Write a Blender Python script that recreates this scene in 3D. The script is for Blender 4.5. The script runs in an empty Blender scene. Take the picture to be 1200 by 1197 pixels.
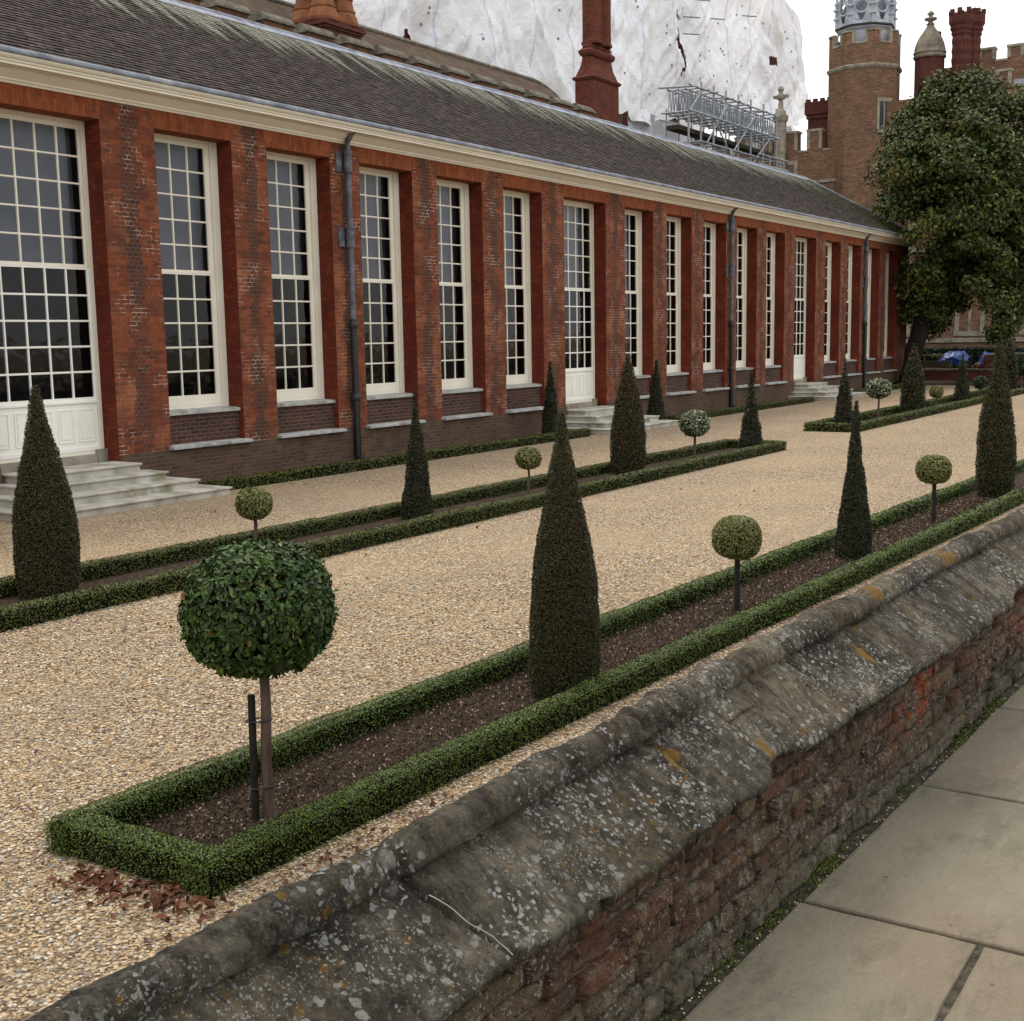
import bpy, math
import numpy as np
from mathutils import Vector, Matrix

C = bpy.context.scene
COL = C.collection
rng = np.random.default_rng(7)

# ------------------------------------------------------------------ camera
def make_camera():
    f, pitch, roll, yaw, H = 1451.92, 0.13865828, -0.01737816, 0.57952759, 2.6
    F = Vector((math.cos(yaw)*math.cos(pitch), math.sin(yaw)*math.cos(pitch), -math.sin(pitch)))
    R = Vector((math.sin(yaw), -math.cos(yaw), 0))
    U = R.cross(F)
    R2 = math.cos(roll)*R + math.sin(roll)*U
    U2 = -math.sin(roll)*R + math.cos(roll)*U
    cam = bpy.data.cameras.new('camera')
    o = bpy.data.objects.new('camera', cam)
    COL.objects.link(o)
    m = Matrix((R2, U2, -F)).transposed().to_4x4()
    m.translation = Vector((0, 0, H))
    o.matrix_world = m
    cam.sensor_fit = 'HORIZONTAL'
    cam.sensor_width = 36
    cam.lens = f/1200*36
    cam.clip_start = 0.05
    cam.clip_end = 3000
    C.camera = o
make_camera()

# ------------------------------------------------------------------ light
SUN_EL, SUN_AZ = math.radians(62), math.radians(62)     # azimuth of the sun measured from +x towards +y
world = bpy.data.worlds.new("World")
C.world = world
world.use_nodes = True
nt = world.node_tree
nt.nodes.clear()
sky = nt.nodes.new('ShaderNodeTexSky')
sky.sky_type = 'NISHITA'
sky.sun_disc = False
sky.sun_elevation = SUN_EL
sky.sun_rotation = math.pi/2 - SUN_AZ
sky.air_density = 1.0
sky.dust_density = 6.0
bg = nt.nodes.new('ShaderNodeBackground')
bg.inputs[1].default_value = 0.05
bg2 = nt.nodes.new('ShaderNodeBackground')              # the even white cloud cover
tc = nt.nodes.new('ShaderNodeTexCoord')
nz = nt.nodes.new('ShaderNodeTexNoise')
nz.inputs['Scale'].default_value = 2.2
nz.inputs['Detail'].default_value = 5
rp = nt.nodes.new('ShaderNodeValToRGB')
rp.color_ramp.elements[0].position = 0.25
rp.color_ramp.elements[0].color = (0.93, 0.935, 0.945, 1)
rp.color_ramp.elements[1].position = 0.7
rp.color_ramp.elements[1].color = (1.0, 1.0, 1.0, 1)
nt.links.new(tc.outputs['Generated'], nz.inputs['Vector'])
nt.links.new(nz.outputs['Fac'], rp.inputs['Fac'])
nt.links.new(rp.outputs[0], bg2.inputs[0])
sx = nt.nodes.new('ShaderNodeSeparateXYZ')              # an overcast sky is brighter overhead than near the horizon
mr = nt.nodes.new('ShaderNodeMapRange')
mr.inputs['From Min'].default_value = 0.0
mr.inputs['From Max'].default_value = 1.0
mr.inputs['To Min'].default_value = 1.04
mr.inputs['To Max'].default_value = 1.60
nt.links.new(tc.outputs['Generated'], sx.inputs[0])
nt.links.new(sx.outputs[2], mr.inputs['Value'])
nt.links.new(mr.outputs[0], bg2.inputs[1])
ad = nt.nodes.new('ShaderNodeAddShader')
wo = nt.nodes.new('ShaderNodeOutputWorld')
nt.links.new(sky.outputs[0], bg.inputs[0])
nt.links.new(bg.outputs[0], ad.inputs[0])
nt.links.new(bg2.outputs[0], ad.inputs[1])
nt.links.new(ad.outputs[0], wo.inputs[0])
sl = bpy.data.lights.new('sun', 'SUN')
sl.energy = 1.0
sl.angle = math.radians(14)
sl.color = (1.0, 0.95, 0.87)
so = bpy.data.objects.new('sun', sl)
COL.objects.link(so)
sd = Vector((math.cos(SUN_EL)*math.cos(SUN_AZ), math.cos(SUN_EL)*math.sin(SUN_AZ), math.sin(SUN_EL)))
so.rotation_euler = sd.to_track_quat('Z', 'Y').to_euler()
C.view_settings.view_transform = 'Standard'
C.view_settings.look = 'None'
C.view_settings.exposure = 0.12
C.view_settings.gamma = 1.0
C.cycles.max_bounces = 6
C.cycles.transparent_max_bounces = 12

# ------------------------------------------------------------------ numpy noise
def _h(i, j, k, s):
    n = (i*73856093) ^ (j*19349663) ^ (k*83492791) ^ (s*2654435761)
    n = n & 0xffffffff
    n = ((n ^ (n >> 15))*2246822519) & 0xffffffff
    n = ((n ^ (n >> 13))*3266489917) & 0xffffffff
    n = n ^ (n >> 16)
    return n/4294967295.0
def vnoise(P, scale=1.0, seed=0, octaves=1):
    P = np.asarray(P, float)
    out = 0; amp = 1; tot = 0
    for o in range(octaves):
        Q = P*scale*(2**o) + 100.0
        I = np.floor(Q).astype(np.int64); f = Q-I; f = f*f*(3-2*f)
        v = 0
        for a in (0, 1):
            for b in (0, 1):
                for c in (0, 1):
                    w = (f[:, 0] if a else 1-f[:, 0])*(f[:, 1] if b else 1-f[:, 1])*(f[:, 2] if c else 1-f[:, 2])
                    v = v + w*_h(I[:, 0]+a, I[:, 1]+b, I[:, 2]+c, seed+o*17)
        out = out + amp*(v*2-1); tot += amp; amp *= .5
    return out/tot

# ------------------------------------------------------------------ mesh helpers
def wloc(o):
    v = Vector((0, 0, 0))
    while o is not None:
        v = v + o.location; o = o.parent
    return v
def tag(o, label=None, cat=None, group=None, kind=None):
    if label: o['label'] = label
    if cat: o['category'] = cat
    if group: o['group'] = group
    if kind: o['kind'] = kind
    return o
def thing(name, label, cat, loc, group=None):
    o = bpy.data.objects.new(name, None)
    o.empty_display_size = 0.2
    COL.objects.link(o); o.location = loc
    return tag(o, label, cat, group)
def link_mesh(name, me, mats, parent, smooth):
    for m in (mats if isinstance(mats, (list, tuple)) else [mats]):
        me.materials.append(m)
    o = bpy.data.objects.new(name, me)
    COL.objects.link(o)
    if parent is not None: o.parent = parent
    if smooth: me.polygons.foreach_set('use_smooth', [True]*len(me.polygons))
    return o
class NM:
    """numpy mesh collector: blocks of equal-size faces"""
    def __init__(s): s.V = []; s.F = []; s.M = []; s.n = 0; s.att = []; s.S = []
    def add(s, V, F, mat=0, att=None, smooth=False):
        V = np.asarray(V, float).reshape(-1, 3); F = np.asarray(F, np.int64)
        s.V.append(V); s.F.append(F+s.n); s.M.append(np.full(len(F), mat)); s.S.append(np.full(len(F), smooth))
        s.att.append(np.full(len(V), 9.0) if att is None else np.asarray(att, float))
        s.n += len(V)
    def box(s, x0, x1, y0, y1, z0, z1, mat=0):
        V = [(x0,y0,z0),(x1,y0,z0),(x1,y1,z0),(x0,y1,z0),(x0,y0,z1),(x1,y0,z1),(x1,y1,z1),(x0,y1,z1)]
        F = [(0,3,2,1),(4,5,6,7),(0,1,5,4),(1,2,6,5),(2,3,7,6),(3,0,4,7)]
        s.add(V, F, mat)
    def quad(s, a, b, c, d, mat=0, att=None): s.add([a,b,c,d], [(0,1,2,3)], mat, att)
    def prism(s, prof, p0, p1, u, v, mat=0, smooth=False):
        """extrude closed 2D profile (in axes u,v) from p0 to p1"""
        p0 = np.array(p0, float); p1 = np.array(p1, float); u = np.array(u, float); v = np.array(v, float)
        prof = np.array(prof, float); n = len(prof)
        A = p0 + prof[:, :1]*u + prof[:, 1:]*v; B = p1 + prof[:, :1]*u + prof[:, 1:]*v
        F = [(i, (i+1) % n, n+(i+1) % n, n+i) for i in range(n)]
        s.add(np.vstack([A, B]), F, mat, smooth=smooth)
        s.add(A, [tuple(range(n-1, -1, -1))], mat) ; s.add(B, [tuple(range(n))], mat)
    def tube(s, pts, rad, n=8, mat=0, cap=True, smooth=True):
        pts = [Vector(p) for p in pts]
        if not hasattr(rad, '__len__'): rad = [rad]*len(pts)
        V = []
        ref = Vector((0.31, 0.17, 0.93))
        for i, p in enumerate(pts):
            d = (pts[min(i+1, len(pts)-1)] - pts[max(i-1, 0)]).normalized()
            r0 = ref if abs(d.dot(ref)) < .95 else Vector((1, 0, 0))
            a = d.cross(r0).normalized(); b = d.cross(a)
            for k in range(n):
                t = 2*math.pi*k/n
                V.append(p + (a*math.cos(t) + b*math.sin(t))*rad[i])
        m = len(pts)
        F = [(i*n+k, (i+1)*n+k, (i+1)*n+(k+1) % n, i*n+(k+1) % n) for i in range(m-1) for k in range(n)]
        s.add([tuple(v) for v in V], F, mat, smooth=smooth)
        if cap:
            s.add([tuple(v) for v in V[:n]], [tuple(range(n))], mat)
            s.add([tuple(v) for v in V[-n:]], [tuple(range(n-1, -1, -1))], mat)
    def lathe(s, prof, c, n=24, mat=0, smooth=True, sides=None, rot=0.0, cap=True, squash=1.0):
        """prof: list (r,z); c centre"""
        V = []; m = len(prof)
        for r, z in prof:
            for k in range(n):
                t = 2*math.pi*k/n + rot
                V.append((c[0]+r*math.cos(t), c[1]+r*math.sin(t)*squash, c[2]+z))
        F = [(i*n+k, i*n+(k+1) % n, (i+1)*n+(k+1) % n, (i+1)*n+k) for i in range(m-1) for k in range(n)]
        s.add(V, F, mat, smooth=smooth)
        if cap:
            s.add(V[:n], [tuple(range(n-1, -1, -1))], mat); s.add(V[-n:], [tuple(range(n))], mat)
    def build(s, name, mats, parent=None, smooth=False, att=False):
        V = np.vstack(s.V)
        if parent is not None: V = V - np.array(wloc(parent))
        me = bpy.data.meshes.new(name)
        nl = sum(F.size for F in s.F); npoly = sum(len(F) for F in s.F)
        me.vertices.add(len(V)); me.vertices.foreach_set('co', V.astype(np.float32).ravel())
        me.loops.add(nl); me.loops.foreach_set('vertex_index', np.concatenate([F.ravel() for F in s.F]).astype(np.int32))
        me.polygons.add(npoly)
        sizes = np.concatenate([np.full(len(F), F.shape[1]) for F in s.F])
        starts = np.concatenate([[0], np.cumsum(sizes)[:-1]])
        me.polygons.foreach_set('loop_start', starts.astype(np.int32))
        me.polygons.foreach_set('material_index', np.concatenate(s.M).astype(np.int32))
        me.update(calc_edges=True); me.validate()
        if att:
            a = me.attributes.new('pc', 'FLOAT', 'POINT'); a.data.foreach_set('value', np.concatenate(s.att).astype(np.float32))
        o = link_mesh(name, me, mats, parent, smooth)
        if not smooth:
            me.polygons.foreach_set('use_smooth', np.concatenate(s.S).astype(bool))
        return o

# ------------------------------------------------------------------ materials
class MT:
    def __init__(s, name, rough=0.8, spec=0.3):
        s.m = bpy.data.materials.new(name); s.m.use_nodes = True
        s.t = s.m.node_tree; s.N = s.t.nodes; s.L = s.t.links
        s.b = s.N['Principled BSDF']; s.b.inputs['Roughness'].default_value = rough
        s.b.inputs['Specular IOR Level'].default_value = spec
        s.tc = None
    def n(s, typ, **kw):
        n = s.N.new(typ)
        for k, v in kw.items():
            if hasattr(n, k): setattr(n, k, v)
            else: n.inputs[k.replace('_', ' ')].default_value = v
        return n
    def co(s):
        if s.tc is None: s.tc = s.n('ShaderNodeTexCoord')
        return s.tc.outputs['Object']
    def mapping(s, scale=(1,1,1), rot=(0,0,0), src=None):
        mp = s.n('ShaderNodeMapping'); mp.inputs['Scale'].default_value = scale; mp.inputs['Rotation'].default_value = rot
        s.L.new(src or s.co(), mp.inputs['Vector']); return mp.outputs[0]
    def noise(s, scale, detail=4, rough=.55, src=None, dist=0.0):
        n = s.n('ShaderNodeTexNoise'); n.inputs['Scale'].default_value = scale; n.inputs['Detail'].default_value = detail
        n.inputs['Roughness'].default_value = rough; n.inputs['Distortion'].default_value = dist
        s.L.new(src or s.co(), n.inputs['Vector']); return n.outputs['Fac']
    def ramp(s, fac, stops, interp='LINEAR'):
        r = s.n('ShaderNodeValToRGB'); cr = r.color_ramp; cr.interpolation = interp
        while len(cr.elements) > 1: cr.elements.remove(cr.elements[-1])
        for i, (p, c) in enumerate(stops):
            e = cr.elements[0] if i == 0 else cr.elements.new(p)
            e.position = p; e.color = (c, c, c, 1) if not hasattr(c, '__len__') else (*c, 1)
        s.L.new(fac, r.inputs[0]); return r.outputs[0]
    def mix(s, a, b, fac, mode='MIX'):
        m = s.n('ShaderNodeMix', data_type='RGBA', blend_type=mode)
        for v, i in ((fac, 0), (a, 6), (b, 7)):
            if hasattr(v, 'links'): s.L.new(v, m.inputs[i])
            elif i == 0: m.inputs[0].default_value = v
            else: m.inputs[i].default_value = (*v, 1) if len(v) == 3 else v
        return m.outputs[2]
    def math(s, op, a, b=0.0, clamp=False):
        m = s.n('ShaderNodeMath', operation=op, use_clamp=clamp)
        for v, i in ((a, 0), (b, 1)):
            if hasattr(v, 'links'): s.L.new(v, m.inputs[i])
            else: m.inputs[i].default_value = v
        return m.outputs[0]
    def island(s):
        return s.n('ShaderNodeNewGeometry').outputs['Random Per Island']
    def xyz(s, src=None):
        x = s.n('ShaderNodeSeparateXYZ'); s.L.new(src or s.co(), x.inputs[0]); return x.outputs
    def col(s, c):
        k = 1.0 if any(w in s.m.name for w in ('paint', 'sheeting', 'pale_lead')) else .80
        if hasattr(c, 'links'):
            h = s.n('ShaderNodeHueSaturation'); h.inputs['Saturation'].default_value = 1.0 if k == 1.0 else 1.04; h.inputs['Value'].default_value = k
            s.L.new(c, h.inputs['Color']); s.L.new(h.outputs[0], s.b.inputs['Base Color'])
        else: s.b.inputs['Base Color'].default_value = (*[v*k for v in c], 1)
        return s
    def bump(s, h, dist=.01, strength=1.0):
        b = s.n('ShaderNodeBump'); b.inputs['Distance'].default_value = dist; b.inputs['Strength'].default_value = strength
        s.L.new(h, b.inputs['Height']); s.L.new(b.outputs[0], s.b.inputs['Normal']); return s

def wall_vec(M):
    """horizontal run and height on any vertical face"""
    g = M.n('ShaderNodeNewGeometry'); sn = M.n('ShaderNodeSeparateXYZ'); M.L.new(g.outputs['True Normal'], sn.inputs[0])
    o = M.xyz(); ax = M.math('GREATER_THAN', M.math('ABSOLUTE', sn.outputs[0]), .6)
    h = M.math('ADD', M.math('MULTIPLY', o[1], ax), M.math('MULTIPLY', o[0], M.math('SUBTRACT', 1.0, ax)))
    cb = M.n('ShaderNodeCombineXYZ'); M.L.new(h, cb.inputs[0]); M.L.new(o[2], cb.inputs[1]); return cb.outputs[0], h, o

def brick_tex(M, vec, w, h, mortar, c1, c2, cm, smooth=.1, bias=0.0):
    b = M.n('ShaderNodeTexBrick'); b.offset = .5; b.squash = 1.0
    M.L.new(vec, b.inputs['Vector'])
    b.inputs['Scale'].default_value = 1.0; b.inputs['Brick Width'].default_value = w; b.inputs['Row Height'].default_value = h
    b.inputs['Mortar Size'].default_value = mortar; b.inputs['Mortar Smooth'].default_value = smooth; b.inputs['Bias'].default_value = bias
    for k, c in (('Color1', c1), ('Color2', c2), ('Mortar', cm)):
        if hasattr(c, 'links'): M.L.new(c, b.inputs[k])
        else: b.inputs[k].default_value = (*c, 1)
    return b.outputs['Color'], b.outputs['Fac']

def m_facade():
    M = MT('orangery_brick', .9, .2)
    vec, h, o = wall_vec(M)
    # the irregular grain of each course
    wob = M.noise(7, 2)
    red, fr = brick_tex(M, vec, .225, .075, .006, (.285, .083, .040), (.150, .045, .025), (.16, .08, .05))
    brn, fb = brick_tex(M, vec, .115, .075, .007, (.085, .042, .028), (.038, .025, .021), (.14, .10, .075))
    org, fo = brick_tex(M, vec, .225, .075, .006, (.40, .145, .066), (.24, .076, .038), (.40, .29, .21))
    bign = M.noise(.9, 3); red = M.mix(red, org, M.ramp(bign, [(.5, 0), (.66, .75)]))
    red = M.mix(red, (.055, .028, .019), M.ramp(M.noise(2.4, 5), [(.48, 0), (.70, .6)]))
    # dark middle strip of each pier with toothed edges
    at = M.n('ShaderNodeAttribute', attribute_name='pc'); pc = M.math('ABSOLUTE', at.outputs['Fac'])
    zc = M.math('FLOOR', M.math('MULTIPLY', o[2], 1/.15)); cb = M.n('ShaderNodeCombineXYZ'); M.L.new(zc, cb.inputs[0]); M.L.new(M.math('FLOOR', M.math('MULTIPLY', o[0], .7)), cb.inputs[1])
    wn = M.n('ShaderNodeTexWhiteNoise'); M.L.new(cb.outputs[0], wn.inputs[0])
    edge = M.math('ADD', M.math('ADD', .10, M.math('MULTIPLY', wn.outputs[0], .10)), M.math('MULTIPLY', M.math('SUBTRACT', M.noise(2.2, 4), .45), .55))
    core = M.ramp(M.math('SUBTRACT', edge, pc), [(.0, 0), (.035, 1)])
    core = M.math('MULTIPLY', core, M.ramp(M.noise(1.3, 3), [(.30, .2), (.55, .78)]))
    c = M.mix(red, brn, core)
    # pale mortar surviving in patches
    fac = M.mix(fr, fb, core)
    pat = M.ramp(M.noise(1.7, 4, .6), [(.51, 0), (.60, 1)])
    pat2 = M.ramp(M.noise(6, 3, .6), [(.42, 0), (.54, 1)])
    lime = M.math('MULTIPLY', M.math('MULTIPLY', fac, pat), pat2)
    # only the pier faces carry it
    lime = M.math('MULTIPLY', lime, M.math('LESS_THAN', pc, 2.0))
    c = M.mix(c, (.64, .54, .44), M.math('MULTIPLY', lime, .8))
    c = M.mix(c, (.50, .36, .28), M.math('MULTIPLY', M.math('MULTIPLY', M.ramp(M.noise(26, 2), [(.62, 0), (.70, 1)]), M.ramp(M.noise(1.1, 2), [(.45, 0), (.6, 1)])), .45))
    c = M.mix(c, (1.25, 1.15, 1.1), .0, 'MULTIPLY')
    M.col(c); M.bump(M.math('ADD', M.math('MULTIPLY', fac, -1.0), M.math('MULTIPLY', M.noise(60, 3), .6)), .006, .8)
    return M.m
def m_brick(name, c1, c2, cm, w=.225, h=.075, mortar=.009, dark=.35, patch=(.05, .03, .02), pfac=.6, moss=None, pscale=1.2):
    M = MT(name, .92, .15)
    vec, hh, o = wall_vec(M)
    c, f = brick_tex(M, vec, w, h, mortar, c1, c2, cm)
    c = M.mix(c, patch, M.ramp(M.noise(pscale, 5, .6), [(.45, 0), (.75, pfac)]))
    c = M.mix(c, tuple(min(1, v*1.7) for v in c1), M.ramp(M.noise(5, 3), [(.58, 0), (.75, .5)]))
    if moss:
        c = M.mix(c, moss[0], M.math('MULTIPLY', M.ramp(M.noise(2.2, 4), [(.35, 0), (.65, 1)]), moss[1]))
    M.col(c); M.bump(M.math('ADD', M.math('MULTIPLY', f, -1.0), M.math('MULTIPLY', M.noise(40, 3), .5)), .008, .7)
    return M.m
def m_rubbed():
    M = MT('rubbed_brick_arch', .88, .2)
    vec, h, o = wall_vec(M)
    sw = M.n('ShaderNodeCombineXYZ'); M.L.new(o[2], sw.inputs[0]); M.L.new(h, sw.inputs[1])
    c, f = brick_tex(M, sw.outputs[0], .24, .07, .003, (.33, .105, .046), (.21, .060, .028), (.13, .045, .028))
    c = M.mix(c, (.10, .035, .022), M.ramp(M.noise(1.8, 5), [(.5, 0), (.72, .55)]))
    c = M.mix(c, (.34, .11, .05), M.ramp(M.noise(3.1, 2), [(.55, 0), (.7, .5)]))
    M.col(c); M.bump(M.math('MULTIPLY', f, -1.0), .003); return M.m
def m_noise(name, stops, scale=3, rough=.85, bump=.004, bscale=30, detail=5, spec=.25, metallic=0.0, streak=None):
    M = MT(name, rough, spec)
    M.b.inputs['Metallic'].default_value = metallic
    src = M.mapping(streak) if streak else None
    c = M.ramp(M.noise(scale, detail, .6, src), stops)
    M.col(c)
    if bump: M.bump(M.noise(bscale, 5, .6), bump)
    return M.m
def m_leaf(name, stops, rough=.5, spec=.35, trans=.0, patch=None):
    M = MT(name, rough, spec)
    c = M.ramp(M.island(), stops)
    if patch:
        c = M.mix(c, patch[0], M.math('MULTIPLY', M.ramp(M.noise(patch[1], 3, .6), [(patch[2], 0), (patch[2]+.14, 1)]), patch[3]))
    M.col(c)
    return M.m
def m_island(name, stops, rough=.8, spec=.3, extra=None, bump=None):
    M = MT(name, rough, spec); c = M.ramp(M.island(), stops)
    if extra: c = extra(M, c)
    M.col(c)
    if bump: M.bump(M.noise(bump[0], 5, .65), bump[1])
    return M.m

FACADE = m_facade()
RUBBED = m_rubbed()
PLINTH = m_brick('plinth_brick', (.15, .085, .058), (.085, .050, .038), (.16, .12, .09), moss=((.11, .085, .05), .3), patch=(.045, .035, .025))
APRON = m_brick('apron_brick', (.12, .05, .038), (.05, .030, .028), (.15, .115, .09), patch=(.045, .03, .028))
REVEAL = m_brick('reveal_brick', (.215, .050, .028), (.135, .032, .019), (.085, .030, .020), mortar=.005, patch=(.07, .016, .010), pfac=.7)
TUDOR = m_brick('tudor_brick', (.36, .165, .10), (.12, .058, .040), (.33, .25, .18), w=.36, h=.125, mortar=.016, patch=(.10, .055, .04), moss=((.17, .125, .075), .6))
TUDOR_DARK = m_brick('dark_chimney_brick', (.21, .060, .038), (.12, .035, .025), (.13, .07, .05), patch=(.05, .025, .022), pscale=2)
TUDOR_RED = m_brick('red_chimney_brick', (.17, .058, .042), (.10, .035, .028), (.10, .055, .045), patch=(.07, .03, .025), pscale=2)
TERRA = m_noise('orange_chimney_brick', [(.3, (.15, .06, .032)), (.5, (.27, .11, .052)), (.7, (.34, .15, .075))], 2.5, .85, .01, 20)
BATH = m_noise('weathered_limestone', [(.3, (.19, .165, .125)), (.5, (.35, .31, .235)), (.7, (.47, .43, .345))], 2.5, .9, .01, 14)
STEPSTONE = m_noise('pale_step_stone', [(.3, (.26, .25, .20)), (.5, (.47, .45, .39)), (.7, (.60, .575, .50))], 2.4, .85, .004, 40)
LEDGE = m_noise('ledge_stone', [(.3, (.22, .22, .20)), (.48, (.44, .43, .40)), (.7, (.60, .59, .55))], 5, .85, .003, 40)
CREAM = m_noise('cream_paint', [(.3, (.72, .67, .54)), (.7, (.80, .755, .63))], 1.5, .5, .0006, 60, spec=.4)
CREAM_DOOR = m_noise('pale_cream_paint', [(.3, (.80, .78, .69)), (.7, (.86, .84, .76))], 1.5, .45, .0006, 60, spec=.4)
LEAD = m_noise('lead', [(.3, (.13, .145, .18)), (.55, (.27, .29, .34)), (.72, (.40, .42, .45))], 3, .65, .004, 25, spec=.4)
LEAD_PALE = m_noise('pale_lead', [(.3, (.28, .31, .36)), (.6, (.46, .49, .54)), (.75, (.58, .60, .63))], 1.2, .6, .01, 8, spec=.4)
PIPE = m_noise('lead_pipe', [(.3, (.055, .055, .065)), (.5, (.12, .125, .145)), (.7, (.22, .23, .26))], 5, .6, .003, 30, spec=.4)
PIPE_BLACK = m_noise('black_iron', [(.3, (.018, .017, .018)), (.7, (.04, .036, .034))], 4, .5, .002, 30, spec=.4)
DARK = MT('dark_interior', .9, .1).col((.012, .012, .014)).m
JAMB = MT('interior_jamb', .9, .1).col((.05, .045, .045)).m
BLIND = m_noise('grey_blind', [(.3, (.20, .215, .26)), (.7, (.30, .315, .36))], .8, .9, .0, 30)

def m_glass():
    m = bpy.data.materials.new('window_glass'); m.use_nodes = True; t = m.node_tree; t.nodes.clear()
    o = t.nodes.new('ShaderNodeOutputMaterial'); mx = t.nodes.new('ShaderNodeMixShader')
    tr = t.nodes.new('ShaderNodeBsdfTransparent'); gl = t.nodes.new('ShaderNodeBsdfGlossy'); gl.inputs['Roughness'].default_value = .03
    tr.inputs[0].default_value = (.9, .92, .93, 1)
    fr = t.nodes.new('ShaderNodeFresnel'); fr.inputs[0].default_value = 1.42
    tcn = t.nodes.new('ShaderNodeTexCoord'); nz = t.nodes.new('ShaderNodeTexNoise'); nz.inputs['Scale'].default_value = 2.5
    bp = t.nodes.new('ShaderNodeBump'); bp.inputs['Distance'].default_value = .006
    t.links.new(tcn.outputs['Object'], nz.inputs['Vector']); t.links.new(nz.outputs['Fac'], bp.inputs['Height']); t.links.new(bp.outputs[0], gl.inputs['Normal'])
    t.links.new(fr.outputs[0], mx.inputs[0]); t.links.new(tr.outputs[0], mx.inputs[1]); t.links.new(gl.outputs[0], mx.inputs[2]); t.links.new(mx.outputs[0], o.inputs[0])
    return m
GLASS = m_glass()

def m_rooftile():
    def ex(M, c):
        x = M.xyz()
        c = M.mix(c, (.045, .038, .025), M.ramp(M.noise(.5, 4), [(.5, 0), (.7, .5)]))
        # pale streaks of washed-down lichen below the ridge
        sv = M.mapping((3.6, .35, .35)); st = M.noise(1.0, 3, .6, sv)
        up = M.ramp(x[2], [(0.0, 0), (1.0, 1)])
        hgt = M.math('MULTIPLY', M.math('SUBTRACT', x[2], 8.75), 1/1.2, True)
        k = M.math('GREATER_THAN', M.math('ADD', st, M.math('MULTIPLY', hgt, .30)), .70)
        k = M.math('MULTIPLY', M.ramp(M.math('ADD', st, M.math('MULTIPLY', hgt, .30)), [(.62, 0), (.74, 1)]), M.ramp(hgt, [(0.0, 0), (.25, 1)]))
        c = M.mix(c, (.34, .34, .27), M.math('MULTIPLY', k, .75))
        # dry pale scrapes
        sc = M.noise(1.0, 3, .6, M.mapping((2.2, .5, .5), (0, 0, .5)))
        c = M.mix(c, (.15, .135, .115), M.math('MULTIPLY', M.ramp(sc, [(.68, 0), (.76, 1)]), .45))
        # green moss towards the hipped end
        g = M.math('MULTIPLY', M.math('SUBTRACT', x[0], 25.5), 1/6.0, True)
        c = M.mix(c, (.075, .085, .025), M.math('MULTIPLY', g, M.ramp(M.noise(1.2, 3), [(.3, .2), (.6, .85)])))
        return c
    return m_island('clay_roof_tiles', [(0, (.032, .024, .021)), (.4, (.048, .035, .030)), (.75, (.064, .047, .040)), (1, (.095, .072, .061))], .9, .2, ex, (50, .004))
ROOF = m_rooftile()
ROOF_BROWN = m_noise('mossy_brown_tiles', [(.3, (.055, .034, .020)), (.5, (.085, .055, .032)), (.7, (.12, .085, .050))], 2, .95, .02, 7)

def gravel_col(M, rnd):
    return M.ramp(rnd, [(0, (.06, .042, .028)), (.12, (.22, .135, .070)), (.28, (.40, .265, .135)), (.45, (.54, .385, .215)), (.62, (.64, .485, .29)),
                        (.76, (.72, .59, .40)), (.86, (.25, .22, .18)), (.93, (.86, .80, .67)), (1, (.13, .125, .12))], 'LINEAR')
def m_gravel():
    M = MT('gravel', .85, .3)
    v = M.n('ShaderNodeTexVoronoi', feature='F1'); v.inputs['Scale'].default_value = 38
    M.L.new(M.co(), v.inputs['Vector'])
    sx = M.n('ShaderNodeSeparateColor'); M.L.new(v.outputs['Color'], sx.inputs[0])
    c = gravel_col(M, sx.outputs[0])
    c = M.mix(c, (.13, .09, .06), M.ramp(v.outputs['Distance'], [(.42, 0), (.72, .9)]))
    c = M.mix(c, (.52, .39, .22), M.math('MULTIPLY', M.ramp(M.noise(.35, 4), [(.42, 0), (.62, 1)]), .3))
    c = M.mix(c, (.30, .235, .16), M.math('MULTIPLY', M.ramp(M.noise(1.0, 4, .6, M.mapping((.16, 1.1, 1))), [(.50, 0), (.64, 1)]), .35))
    c = M.mix(c, (.33, .25, .17), M.math('MULTIPLY', M.ramp(M.noise(1.3, 4), [(.5, 0), (.68, 1)]), .3))
    M.col(c)
    M.bump(M.math('ADD', M.ramp(v.outputs['Distance'], [(0, 1), (.7, 0)]), M.math('MULTIPLY', sx.outputs[1], .6)), .014, 1.0)
    return M.m
GRAVEL = m_gravel()
def m_pebble():
    M = MT('pebbles', .7, .35); c = gravel_col(M, M.island()); c = M.mix(c, (.3, .24, .17), M.math('MULTIPLY', M.ramp(M.noise(1.3, 4), [(.5, 0), (.68, 1)]), .3)); M.col(c); return M.m
PEBBLE = m_pebble()
def m_soil():
    M = MT('mulch_soil', .95, .1)
    c = M.ramp(M.noise(22, 6, .7), [(.3, (.018, .013, .009)), (.52, (.048, .034, .023)), (.62, (.095, .068, .045)), (.72, (.24, .18, .12))])
    c = M.mix(c, (.035, .022, .015), M.ramp(M.noise(1.8, 3), [(.45, 0), (.65, .6)]))
    M.col(c); M.bump(M.noise(30, 6, .7), .02); return M.m
SOIL = m_soil()
EARTH = m_noise('dark_earth', [(.3, (.022, .018, .010)), (.6, (.05, .04, .022)), (.75, (.09, .07, .04))], 1.5, .95, .03, 6)  # bare earth with its own dark brown mottling
CHIP = m_island('mulch_chips', [(0, (.025, .018, .012)), (.5, (.06, .040, .026)), (.8, (.12, .078, .048)), (.94, (.28, .20, .13)), (1, (.5, .42, .32))], .9, .15)
DEADLEAF = m_island('dead_leaves', [(0, (.06, .025, .015)), (.4, (.13, .050, .026)), (.8, (.20, .085, .045)), (1, (.33, .20, .12))], .8, .2)

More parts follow.
